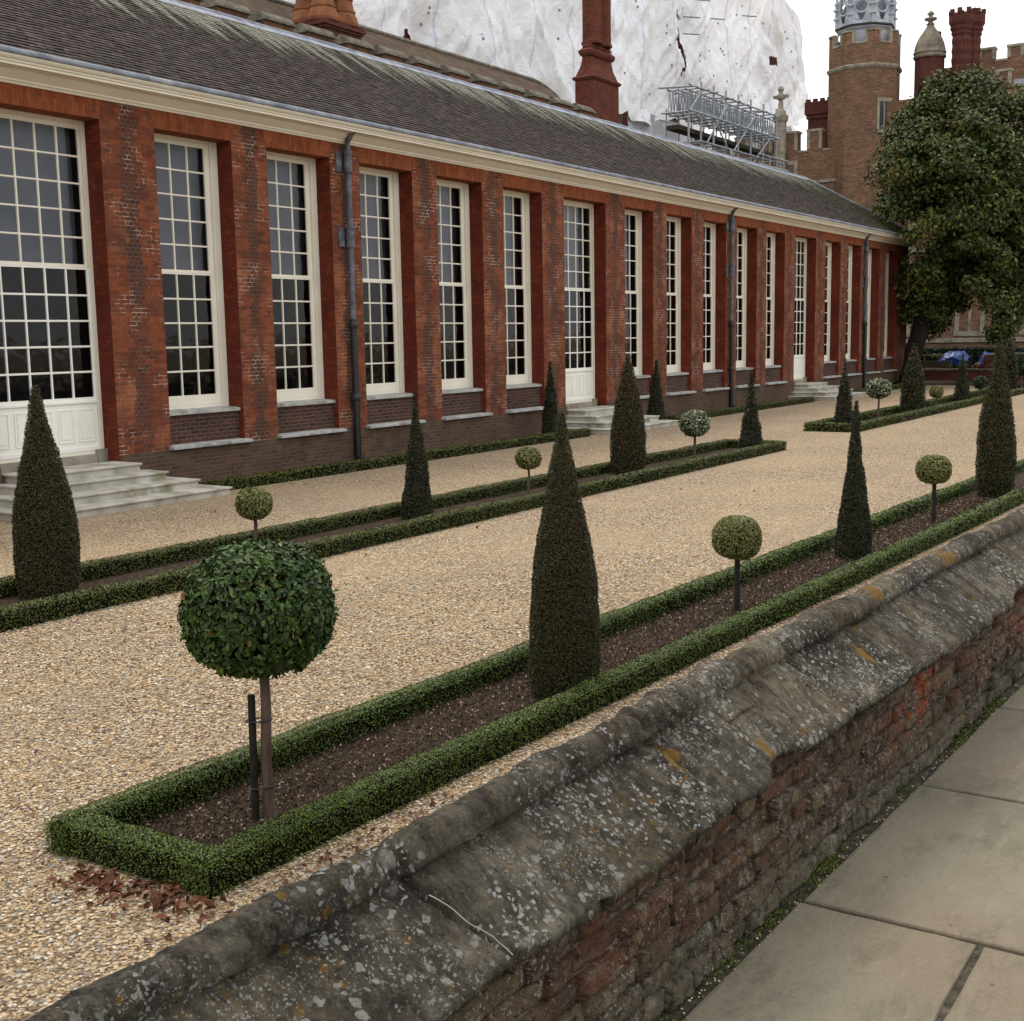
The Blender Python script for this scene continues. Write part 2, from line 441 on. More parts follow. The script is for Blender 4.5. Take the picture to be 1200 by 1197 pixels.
BOX_LEAF = m_leaf('box_leaves', [(0, (.022, .036, .004)), (.4, (.058, .090, .007)), (.75, (.100, .145, .013)), (1, (.16, .21, .03))], .5, .35)
BOX_LEAF_FAR = m_leaf('box_leaves_olive', [(0, (.026, .033, .004)), (.4, (.062, .074, .008)), (.75, (.105, .116, .015)), (1, (.15, .155, .03))], .55, .3)
BOX_CORE = MT('box_shade_core', .95, .1).col((.006, .008, .003)).m  # near-black core: the shade between hedge leaves put into the colour
YEW_OLIVE = m_leaf('yew_leaves_bronzed', [(0, (.022, .020, .007)), (.5, (.043, .042, .013)), (.85, (.064, .058, .018)), (1, (.10, .082, .030))], .6, .25, patch=((.10, .036, .014), 2.6, .56, .45))
YEW_DARK = m_leaf('yew_leaves_dark', [(0, (.013, .013, .006)), (.5, (.027, .028, .011)), (.85, (.043, .043, .017)), (1, (.075, .072, .032))], .6, .25)
YEW_RUST = m_leaf('yew_leaves_rusty', [(0, (.024, .020, .007)), (.5, (.045, .042, .013)), (.85, (.068, .060, .019)), (1, (.10, .08, .03))], .6, .25, patch=((.17, .05, .020), 1.3, .52, .65))
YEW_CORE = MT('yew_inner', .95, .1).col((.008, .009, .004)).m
PRIVET = m_leaf('glossy_broad_leaves', [(0, (.014, .028, .006)), (.35, (.030, .060, .011)), (.75, (.056, .105, .018)), (.955, (.095, .155, .03)), (.985, (.13, .16, .04)), (1, (.22, .09, .03))], .5, .3)
HOLLY = m_leaf('fine_olive_leaves', [(0, (.07, .08, .018)), (.4, (.15, .155, .042)), (.8, (.24, .235, .08)), (1, (.34, .32, .14))], .5, .3)
VARIEG = m_leaf('variegated_leaves', [(0, (.022, .034, .016)), (.35, (.055, .080, .030)), (.6, (.14, .16, .075)), (.8, (.40, .40, .25)), (1, (.60, .58, .42))], .5, .35)
BALL_DARK = m_leaf('dark_ball_leaves', [(0, (.008, .018, .010)), (.6, (.022, .042, .022)), (1, (.06, .085, .045))], .5, .3)
TREE_LEAF = m_leaf('evergreen_tree_leaves', [(0, (.016, .026, .006)), (.35, (.038, .058, .011)), (.7, (.072, .100, .019)), (.92, (.13, .155, .032)), (1, (.21, .21, .06))], .5, .25, patch=((.17, .10, .022), .45, .55, .5))
BARK = m_noise('bark', [(.3, (.075, .050, .035)), (.55, (.145, .105, .078)), (.75, (.21, .165, .13))], 14, .9, .006, 30, streak=(1, 1, .25))
BARK_DARK = m_noise('dark_bark', [(.3, (.010, .008, .006)), (.7, (.030, .023, .017))], 6, .95, .03, 12)
STAKE = m_noise('stake_wood', [(.3, (.012, .010, .008)), (.7, (.032, .026, .020))], 10, .8, .003, 30)
MOSS = m_leaf('moss', [(0, (.03, .045, .008)), (.5, (.065, .09, .016)), (1, (.12, .14, .03))], .8, .1)
TARP = None

# ------------------------------------------------------------------ setting: ground
def flat(name, pts, z, mat, kind='structure'):
    m = NM(); m.add([(x, y, z) for x, y in pts], [tuple(range(len(pts)))]); return tag(m.build(name, mat), kind=kind)
flat('gravel_ground', [(-600, -600), (900, -600), (900, 900), (-600, 900)], 0.0, GRAVEL)
flat('dark_ground', [(60.6, 11.9), (66.5, 9.0), (70, -40), (130, -40), (130, 60), (64.2, 60), (64.2, 17.0), (60.9, 16.6)], .006, EARTH)  # sheet of dark brown earth laid over the gravel

# ------------------------------------------------------------------ scattering helpers
def leaf_block(P, N, L, W, tilt=.6, fold=.0, seed=0, spread=1.0):
    """rhombus leaves at P with outward direction N; returns V (n*4,3), F"""
    r = np.random.default_rng(seed+11); n = len(P)
    A = r.normal(size=(n, 3)); A -= (A*N).sum(1, keepdims=True)*N; A /= np.linalg.norm(A, axis=1, keepdims=True)+1e-9
    A = A + N*(.35+.9*tilt*r.random((n, 1))); A /= np.linalg.norm(A, axis=1, keepdims=True)
    B = np.cross(N + r.normal(size=(n, 3))*tilt*.75, A); B /= np.linalg.norm(B, axis=1, keepdims=True)+1e-9
    # turn the leaf's face mostly outward
    Nn = np.cross(A, B); s = np.sign((Nn*N).sum(1)); s[s == 0] = 1
    l = L*(.7+.6*r.random((n, 1))); w = W*(.7+.6*r.random((n, 1)))
    V = np.stack([P-A*l*.5, P+B*w*.5, P+A*l*.5, P-B*w*.5], 1)
    F = np.arange(n*4).reshape(n, 4)
    return V.reshape(-1, 3), F
def broad_leaf_block(P, N, L, W, tilt, seed=0):
    """six-sided folded leaves, blade facing out like shingles"""
    r = np.random.default_rng(seed+5); n = len(P)
    up = np.array([0, 0, 1.0])
    T = r.normal(size=(n, 3)) + np.array([0, 0, -.6]); T -= (T*N).sum(1, keepdims=True)*N*(1-tilt)
    A = T + N*.55 + r.normal(size=(n, 3))*.25; A /= np.linalg.norm(A, axis=1, keepdims=True)
    B = np.cross(N + r.normal(size=(n, 3))*tilt, A); B /= np.linalg.norm(B, axis=1, keepdims=True)+1e-9
    Z = np.cross(A, B); Z *= np.sign((Z*N).sum(1, keepdims=True)+1e-9)
    l = L*(.65+.7*r.random((n, 1))); w = W*(.7+.6*r.random((n, 1)))
    pts = []
    for a, b, z in ((-.5, 0, 0), (-.15, .5, .12), (.25, .38, .08), (.5, 0, -.10), (.25, -.38, .08), (-.15, -.5, .12)):
        pts.append(P + A*l*a + B*w*b + Z*w*z)
    V = np.stack(pts, 1).reshape(-1, 3); base = (np.arange(n)*6)[:, None]
    F = np.vstack([base+np.array([0, 1, 2, 3]), base+np.array([0, 3, 4, 5])])
    return V, F
def hedge(name, segs, w, h, mat, label, dens, ls, group=None, kindloc=None, bumpy=.014):
    """segs: list of ((x0,y0),(x1,y1)) centre lines; dens(x)-> leaves per m2, ls(x) -> leaf length"""
    (ax, ay) = segs[0][0]
    m = NM()
    for si, ((x0, y0), (x1, y1)) in enumerate(segs):
        a = np.array([x0, y0]); b = np.array([x1, y1]); Ln = np.linalg.norm(b-a); d = (b-a)/Ln; nrm = np.array([-d[1], d[0]])
        def surf(s, q):
            # q in 0..1 walks round left side, top, right side of a rounded section
            per = 2*h+w; t = q*per
            off = np.where(t < h, -w/2, np.where(t < h+w, -w/2+(t-h), w/2)); z = np.where(t < h, t, np.where(t < h+w, h, per-t))
            no = np.where(t < h, -1.0, np.where(t < h+w, 0, 1.0)); nz_ = np.where((t >= h) & (t < h+w), 1.0, 0.0)
            # round the shoulders
            rr = .05; ez = np.clip((z-(h-rr))/rr, 0, 1); eo = np.clip((np.abs(off)-(w/2-rr))/rr, 0, 1)
            cut = ez*eo*rr*.35
            off = off - np.sign(off)*cut; z = z - cut
            no = np.where(ez*eo > .2, np.sign(off)*.7, no); nz_ = np.where(ez*eo > .2, .7, nz_)
            X = a[0]+d[0]*s+nrm[0]*off; Y = a[1]+d[1]*s+nrm[1]*off
            P = np.stack([X, Y, z], 1); N = np.stack([nrm[0]*no, nrm[1]*no, nz_], 1)
            lump = vnoise(P, 6, 3+si, 2)*bumpy + vnoise(P, 1.1, 9+si)*bumpy*.8
            P = P + N*lump[:, None]
            return P, N
        # core
        ns = max(2, int(Ln/.12)); nq = 15
        S, Q = np.meshgrid(np.linspace(0, Ln, ns), np.linspace(0, 1, nq), indexing='ij')
        P, N = surf(S.ravel(), Q.ravel()); P = P - N*.022
        idx = np.arange(ns*nq).reshape(ns, nq)
        F = np.stack([idx[:-1, :-1], idx[1:, :-1], idx[1:, 1:], idx[:-1, 1:]], -1).reshape(-1, 4)
        m.add(P, F, 1, smooth=True)
        for e in (0, ns-1): m.add(P.reshape(ns, nq, 3)[e], [tuple(range(nq))], 1)
        # leaves
        nn = int(Ln*(2*h+w)*max(dens(x0), dens(x1)))
        s = rng.random(nn)*Ln; q = rng.random(nn)
        xs = a[0]+d[0]*s; keep = rng.random(nn) < np.array([dens(v) for v in xs])/max(dens(x0), dens(x1))
        keep &= ((q*(2*h+w) > h) & (q*(2*h+w) < h+w)) | (rng.random(nn) < .5)  # sides get fewer leaves, so the painted-dark core shows as shade
        s, q, xs = s[keep], q[keep], xs[keep]
        P, N = surf(s, q); P = P + N*(rng.random((len(P), 1))*.018-.010)
        L = np.array([ls(v) for v in xs])[:, None]
        V, F = leaf_block(P, N, L, L*.62, .42, seed=si*7+int(x0*10) % 97)
        m.add(V, F, 0)
        # closed ends
        for sgn, c0 in ((-1, a), (1, b)):
            ne = int(w*h*dens(c0[0])*1.2)
            off = (rng.random(ne)-.5)*w; z = rng.random(ne)*h
            P = np.stack([c0[0]+d[0]*sgn*.01+nrm[0]*off, c0[1]+d[1]*sgn*.01+nrm[1]*off, z], 1)
            N = np.tile([d[0]*sgn, d[1]*sgn, 0.0], (ne, 1)); P += N*(rng.random((ne, 1))*.02)
            V, F = leaf_block(P, N, ls(c0[0]), ls(c0[0])*.62, .62, seed=33); m.add(V, F, 0)
    root = thing(name, label, 'hedge', (ax, ay, 0), group)
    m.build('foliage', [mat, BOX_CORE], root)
    return root

# ------------------------------------------------------------------ hedges and beds
nd = lambda x: 24000 if x < 6 else (17000 if x < 10 else (9000 if x < 16 else 4500))
nl = lambda x: .0115 if x < 6 else (.0135 if x < 10 else (.019 if x < 16 else .027))
md = lambda x: 6500 if x < 18 else 3200
ml = lambda x: .022 if x < 18 else .032
ky = lambda x: 4.23-.036*(x-3.87)            # outer near line of the close bed
W, HH = .19, .18
fy = lambda x: 5.42-.036*(x-3.87)
hedge('box_hedge', [((3.93, ky(3.9)+W/2+.07), (3.90, fy(3.9)-W/2-.07)), ((3.84, ky(3.87)+W/2), (27, ky(27)+W/2)), ((3.81, fy(3.87)-W/2), (27, fy(27)-W/2))], W, HH, BOX_LEAF,
      'bright green clipped low hedge framing the long bed beside the old wall', nd, nl)
hedge('box_hedge', [((5.0, 10.11), (26.55, 10.11)), ((5.0, 11.40), (26.45, 11.40)), ((26.45, 10.15), (26.45, 11.4))], .22, .20, BOX_LEAF_FAR,
      'olive green clipped low hedge round the middle bed, running from the left edge', md, ml)
hedge('box_hedge', [((31.95, 10.12), (31.95, 11.45)), ((31.85, 10.2), (62, 10.2)), ((31.85, 11.4), (62, 11.4))], .24, .22, BOX_LEAF_FAR,
      'low clipped hedge round the far bed beyond the gravel gap, ending under the big tree', lambda x: 1400, lambda x: .05)
for (xa, xb, lb) in ((15.25, 28.3, 'short low hedge along the foot of the brick building between the first and second steps'),
                     (33.6, 45.4, 'low hedge along the building foot between the second and third steps, with a downpipe behind'),
                     (51.0, 60.6, 'farthest low hedge along the building foot past the third flight of steps')):
    hedge('box_hedge', [((xa, 16.25), (xb, 16.15))], .26, .20, BOX_LEAF_FAR, lb, lambda x: 2400, lambda x: .036)
flat('flower_bed_soil', [(3.9, 4.3), (27, 3.5), (27, 4.5), (3.9, 5.36)], .02, SOIL)
flat('flower_bed_soil', [(5, 10.1), (26.4, 10.1), (26.4, 11.4), (5, 11.4)], .02, SOIL)
flat('flower_bed_soil', [(32, 10.2), (62, 10.2), (62, 11.4), (32, 11.4)], .02, SOIL)
flat('border_soil', [(14.9, 16.3), (60.6, 16.2), (60.6, 17.5), (14.9, 17.5)], .012, SOIL)

def chips():
    m = NM(); n = 26000
    x = 3.9+(rng.random(n)**1.6)*16; yb = ky(x)+.16; yt = fy(x)-.16
    y = yb+rng.random(n)*(yt-yb)
    P = np.stack([x, y, .022+rng.random(n)*.012], 1); N = np.tile([0, 0, 1.0], (n, 1))
    V, F = leaf_block(P, N, .016*(1+x[:, None]*.05), .009*(1+x[:, None]*.05), .75, seed=3); m.add(V, F)
    tag(m.build('bark_mulch', CHIP), 'scattered brown bark and leaf litter on the bed beside the wall', 'mulch', kind='stuff')
chips()

def pebbles():
    """real stones lying on the gravel where it is close to the camera"""
    m = NM(); n = 330000
    x = 2.6+rng.random(n)*11.5; y = 1.6+rng.random(n)*9.5
    dist = np.hypot(x, y); ang = np.arctan2(y, x)
    keep = (ang < 1.08) & (rng.random(n) < np.clip(1.25-(dist-5.0)/7.5, 0, 1)) & (dist > 3.2)
    inbed = (x > 3.75) & (y > ky(x)+.02) & (y < fy(x)-.02)
    keep &= ~inbed
    x, y, dist = x[keep], y[keep], dist[keep]; n = len(x)
    r = (.0055+.0075*rng.random(n)**1.6)*(1+.05*np.clip(dist-5, 0, 6))
    R = rng.random((n, 3))*.7+.55
    th = rng.random(n)*np.pi; c, s = np.cos(th), np.sin(th)
    base = np.array([(1, 0, 0), (0, 1, 0), (-1, 0, 0), (0, -1, 0), (.1, .1, .75), (0, 0, -.5)], float)
    V = base[None]*R[:, None, :]
    V = V + (rng.random(V.shape)-.5)*.35
    V = V*r[:, None, None]
    X = V[..., 0]*c[:, None]-V[..., 1]*s[:, None]; Y = V[..., 0]*s[:, None]+V[..., 1]*c[:, None]
    V = np.stack([X+x[:, None], Y+y[:, None], V[..., 2]*.8+r[:, None]*.35+.001], -1)
    f = np.array([(0, 1, 4), (1, 2, 4), (2, 3, 4), (3, 0, 4), (1, 0, 5), (2, 1, 5), (3, 2, 5), (0, 3, 5)])
    F = (np.arange(n)*6)[:, None, None]+f[None]
    m.add(V.reshape(-1, 3), F.reshape(-1, 3))
    tag(m.build('gravel_pebbles', PEBBLE), 'loose tan and cream pebbles strewn over the gravel nearest the camera', 'gravel', kind='stuff')
pebbles()

def dead_leaves():
    m = NM(); n = 230
    t = rng.random(n); x = 3.74+.07*t+rng.normal(size=n)*.05 ; y = 5.0-.80*t+rng.normal(size=n)*.07
    x = x - np.abs(rng.normal(size=n))*.10
    z = .012+rng.random(n)*.022*np.clip(1-np.abs(t-.6)*1.5, .2, 1)
    V, F = broad_leaf_block(np.stack([x, y, z], 1), np.tile([0, 0, 1.0], (n, 1)), .05, .03, .7, 4); m.add(V, F)
    k = 130; x = 3.3+rng.random(k)*2.2; y = 3.95-(x-3.3)*.03+rng.random(k)*.25-.05
    V, F = broad_leaf_block(np.stack([x, y, np.full(k, .016)], 1), np.tile([0, 0, 1.0], (k, 1)), .035, .02, .5, 5); m.add(V, F)
    k = 90; x = 4+rng.random(k)*16; y = 5.6+rng.random(k)*10; kk = rng.random(k) < .8; x, y = x[kk], y[kk]
    V, F = broad_leaf_block(np.stack([x, y, np.full(len(x), .018)], 1), np.tile([0, 0, 1.0], (len(x), 1)), .05, .032, .4, 6); m.add(V, F)
    tag(m.build('fallen_leaves', DEADLEAF), 'drift of rusty brown fallen leaves against the near hedge corner', 'leaves', kind='stuff')
dead_leaves()

# ------------------------------------------------------------------ topiary
def cone(name, x, y, h, r, prof, mat, label, leaf, n, group='clipped yew cones', lump=.02):
    """prof: list (height fraction, radius fraction)"""
    root = thing(name, label, 'topiary', (x, y, 0), group)
    m = NM(); hs = np.array([p[0] for p in prof]); rs = np.array([p[1] for p in prof])
    rad = lambda f: np.interp(f, hs, rs)*r
    sd_ = int(x*13+y*7)
    nf, nt_ = 34, 28
    Fh, T = np.meshgrid(np.linspace(0, 1, nf), np.linspace(0, 2*np.pi, nt_, endpoint=False), indexing='ij')
    def surf(f, t):
        R = rad(f)
        N = np.stack([np.cos(t), np.sin(t), np.full_like(t, .15)], 1)
        P = np.stack([R*np.cos(t), R*np.sin(t), f*h], 1)
        l = vnoise(P+np.array([x, y, 0]), 6, sd_, 3)*lump*1.3 + vnoise(P+np.array([x, y, 0]), 1.6, sd_+3)*lump*1.4 + np.where(f < .06, -.6*lump*rng.random(len(P)), 0)
        return P + N*(l*np.clip(R/.1, .1, 1))[:, None]+np.array([x, y, .02]), N
    P, N = surf(Fh.ravel(), T.ravel()); P -= N*np.minimum(.02, rad(Fh.ravel())*.4)[:, None]
    idx = np.arange(nf*nt_).reshape(nf, nt_); nx = np.roll(idx, -1, 1)
    F = np.stack([idx[:-1], nx[:-1], nx[1:], idx[1:]], -1).reshape(-1, 4)
    m.add(P, F, 1, smooth=True)
    # leaves, even over the surface
    f = rng.random(n*3); acc = rng.random(n*3) < (rad(f)+.012)/(r+.012); f = f[acc][:n]
    t = rng.random(len(f))*2*np.pi
    P, N = surf(f, t); P += N*(rng.random((len(P), 1))*leaf*1.1-leaf*.5)
    V, F = leaf_block(P, N, leaf, leaf*.42, .58, seed=sd_); m.add(V, F, 0)
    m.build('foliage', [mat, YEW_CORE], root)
    return root
BUL = [(0, .92), (.04, .96), (.15, 1), (.30, 1), (.42, .92), (.55, .74), (.68, .52), (.78, .38), (.86, .24), (.90, .16), (.965, .11), (1, .04)]
BUL2 = [(0, .90), (.06, .97), (.18, 1), (.36, .96), (.5, .84), (.62, .67), (.74, .49), (.84, .33), (.93, .19), (.975, .13), (1, .05)]
STR = [(0, .97), (.05, 1), (.2, .85), (.4, .64), (.6, .44), (.75, .30), (.80, .20), (.82, .15), (.86, .24), (.89, .13), (.94, .08), (1, .02)]
CON = [(0, .95), (.06, 1), (.25, .82), (.45, .60), (.65, .38), (.8, .22), (.92, .10), (1, .03)]
SPI = [(0, .97), (.05, 1), (.2, .86), (.4, .66), (.6, .44), (.73, .28), (.78, .14), (.9, .08), (1, .03)]
cone('cone_topiary', 7.57, 4.52, 2.05, .25, BUL, YEW_OLIVE, 'large bronze green bullet-shaped yew in the close bed, biggest and nearest of the cones', .017, 62000, lump=.012)
cone('cone_topiary', 8.01, 11.05, 2.18, .312, BUL2, YEW_OLIVE, 'broad brownish green yew cone in front of the first door at the left edge', .026, 34000, lump=.015)
cone('cone_topiary', 13.95, 4.43, 1.80, .205, STR, YEW_DARK, 'dark slim spindly-topped yew cone between two olive lollipop trees in the close bed', .028, 24000, lump=.022)
cone('cone_topiary', 20.18, 4.20, 2.40, .275, BUL2, YEW_OLIVE, 'tall green-brown yew cone in the close bed by the right edge of the photo', .034, 18000, lump=.015)
cone('cone_topiary', 14.2, 10.93, 1.85, .235, SPI, YEW_DARK, 'dark pointed yew cone in the middle bed before the drainpipe nearest the camera', .034, 15000, lump=.022)
cone('cone_topiary', 20.75, 10.93, 2.24, .315, BUL2, YEW_RUST, 'yew cone with rust coloured side, in the middle bed before the second steps', .038, 14000, lump=.015)
cone('cone_topiary', 26.1, 10.66, 1.78, .24, CON, YEW_DARK, 'dark yew cone at the far end of the middle bed, right of the variegated ball', .055, 5000, lump=.03)
for o_ in (): pass
cone('cone_topiary', 33.5, 10.97, 1.87, .27, SPI, YEW_DARK, 'dark thin yew cone at the near end of the far bed', .06, 4000, lump=.03)
cone('cone_topiary', 39.7, 10.8, 2.2, .36, BUL2, YEW_OLIVE, 'olive yew cone in the far bed before the leaning tree trunk', .07, 4000)
cone('cone_topiary', 46.4, 10.9, 1.75, .28, CON, YEW_DARK, 'small blackish yew cone in the far bed before the blue sheet', .08, 2500)
cone('cone_topiary', 54.3, 10.9, 2.3, .34, BUL2, YEW_OLIVE, 'farthest yew cone, beside the little stack of bricks', .09, 2000)
cone('cone_topiary', 27.5, 16.75, 1.95, .26, CON, YEW_DARK, 'dark yew cone against the brick wall just left of the second steps', .055, 4500, lump=.03)
cone('cone_topiary', 33.6, 16.75, 1.87, .24, CON, YEW_DARK, 'slim dark yew cone against the brick wall just right of the second steps', .06, 4000, lump=.03)

def ball(name, x, y, zc, rx, rz, mat, label, leaf, n, trunk_r=.022, stake=None, broad=False, tx=0.0, group='ball topiary standards', core=YEW_CORE, lump=.06, flat_bottom=0.0, tie=True):
    root = thing(name, label, 'topiary tree', (x, y, 0), group)
    m = NM(); sd_ = int(x*11+y*5)
    def surf(D_):
        P = D_*np.array([rx, rx, rz])
        P[:, 2] = np.where(P[:, 2] < 0, P[:, 2]*(1-flat_bottom*.0), P[:, 2])
        # boxier shoulders
        k = 1+.06*np.sin(2*np.arccos(np.clip(np.abs(D_[:, 2]), 0, 1)))**2
        P = P*k[:, None]
        l = vnoise(P+np.array([x, y, 0]), 5, sd_, 2)*lump*rx
        return P+D_*l[:, None]+np.array([x, y, zc])
    nf, nt_ = 14, 24
    A, T = np.meshgrid(np.linspace(.02, np.pi-.02, nf), np.linspace(0, 2*np.pi, nt_, endpoint=False), indexing='ij')
    D_ = np.stack([np.sin(A)*np.cos(T), np.sin(A)*np.sin(T), np.cos(A)], -1).reshape(-1, 3)
    P = surf(D_); P = (P-np.array([x, y, zc]))*(.86 if broad else .94)+np.array([x, y, zc])
    idx = np.arange(nf*nt_).reshape(nf, nt_); nx = np.roll(idx, -1, 1)
    m.add(P, np.stack([idx[:-1], idx[1:], nx[1:], nx[:-1]], -1).reshape(-1, 4), 1, smooth=True)
    D_ = rng.normal(size=(n, 3)); D_ /= np.linalg.norm(D_, axis=1, keepdims=True)
    P = surf(D_)
    if broad:
        P += D_*((rng.random((n, 1))**.6)*.07-.055)
        # loose sprigs hanging under the head
        k = 260; ang = rng.random(k)*2*np.pi; rr = rng.random(k)**.5*.24
        Q = np.stack([x+rr*np.cos(ang), y+rr*np.sin(ang), zc-rz*.93-rng.random(k)*.055*(1.2-rr/.24)], 1)
        P = np.vstack([P, Q]); D_ = np.vstack([D_, np.tile([0, 0, -1.0], (k, 1))+rng.normal(size=(k, 3))*.6])
        D_ /= np.linalg.norm(D_, axis=1, keepdims=True)
        k = 150; Dk = rng.normal(size=(k, 3)); Dk /= np.linalg.norm(Dk, axis=1, keepdims=True)
        P = np.vstack([P, surf(Dk.copy())+Dk*.028]); D_ = np.vstack([D_, Dk])
        gap = vnoise(P, 7, 19, 2) > -.62; P = P[gap]; D_ = D_[gap]
        V, F = broad_leaf_block(P, D_, leaf, leaf*.52, .5, sd_)
    else:
        P += D_*(rng.random((n, 1))*leaf*.9-leaf*.5)
        V, F = leaf_block(P, D_, leaf, leaf*.6, .6, seed=sd_)
    m.add(V, F, 0)
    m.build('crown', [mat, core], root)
    t = NM(); zt = zc-rz*.7
    t.tube([(x+.006, y, 0), (x-.004, y+.004, zt*.35), (x+.008, y-.004, zt*.7), (x, y, zt), (x, y, zc)], [trunk_r*1.25, trunk_r*1.02, trunk_r*.95, trunk_r*.9, trunk_r*.6], 10)
    if broad:
        for k in range(7):
            a = k*2.4; t.tube([(x, y, zc-rz*1.02+k*.012), (x+math.cos(a)*.10, y+math.sin(a)*.10, zc-rz*.82), (x+math.cos(a)*.2, y+math.sin(a)*.2, zc-rz*.5)], [.011, .008, .004], 6)
    t.build('trunk', BARK, root)
    if stake:
        s = NM(); sx, sy, sh, sr = stake
        s.tube([(x+sx, y+sy, 0), (x+sx*.9, y+sy*.9, sh)], [sr, sr*.95], 8, smooth=True); s.build('stake', STAKE, root)
        if tie:
            for zt_ in (sh*.28, sh*.80):
                b = NM(); rr_ = trunk_r*1.15; n_ = 16
                cx_, cy_ = x+sx*.45, y+sy*.45; L_ = math.hypot(sx, sy)/2+trunk_r*1.1; an = math.atan2(sy, sx)
                pts = []
                for k in range(n_+1):
                    q = 2*math.pi*k/n_; u_, v_ = math.cos(q)*L_, math.sin(q)*trunk_r*1.25
                    pts.append((cx_+u_*math.cos(an)-v_*math.sin(an), cy_+u_*math.sin(an)+v_*math.cos(an), zt_))
                b.tube(pts, .005, 6, cap=False); b.build('tie', PIPE_BLACK, root)
    return root
ball('ball_topiary', 4.69, 4.69, 1.19, .39, .335, PRIVET, 'large round-headed standard with glossy broad leaves in the hedge corner nearest the camera', .038, 10500, .030, (-.062, .045, .72, .022), True)
ball('ball_topiary', 10.77, 4.53, .70, .225, .200, HOLLY, 'olive lollipop tree on twin stems in the close bed, right of the largest cone', .020, 9000, .020, (-.05, -.03, .50, .026), group='olive ball standards in the close bed')
ball('ball_topiary', 17.1, 4.35, .735, .225, .190, HOLLY, 'olive lollipop tree in the close bed between the slim dark cone and the right-hand cone', .028, 4500, .020, (-.045, -.03, .54, .026), group='olive ball standards in the close bed')
ball('ball_topiary', 11.0, 11.02, .62, .215, .19, HOLLY, 'greenish yellow lollipop tree seen just above the large glossy ball', .032, 4000, .025)
ball('ball_topiary', 17.25, 10.95, .62, .205, .17, HOLLY, 'small olive lollipop tree in the middle bed, left of the rusty cone', .036, 2600, .020)
ball('ball_topiary', 23.6, 10.88, .77, .29, .255, VARIEG, 'cream variegated ball tree in the middle bed, right of the rusty cone', .055, 2600, .027)
ball('ball_topiary', 36.5, 10.93, .93, .33, .27, VARIEG, 'cream variegated ball tree in the far bed beside its first dark cone', .075, 1800, .03)
ball('ball_topiary', 42.9, 10.9, .55, .21, .185, HOLLY, 'tiny yellow olive lollipop tree in the far bed right of the olive cone', .065, 1100, .02)
ball('ball_topiary', 49.4, 10.92, .60, .26, .22, BALL_DARK, 'small dull green lollipop tree in the far bed right of the blackish cone', .07, 1100, .025)
ball('ball_topiary', 58.4, 11.2, 1.05, .50, .45, BALL_DARK, 'dark green round-headed tree cut by the right edge near the brick stack', .09, 1800, .05)

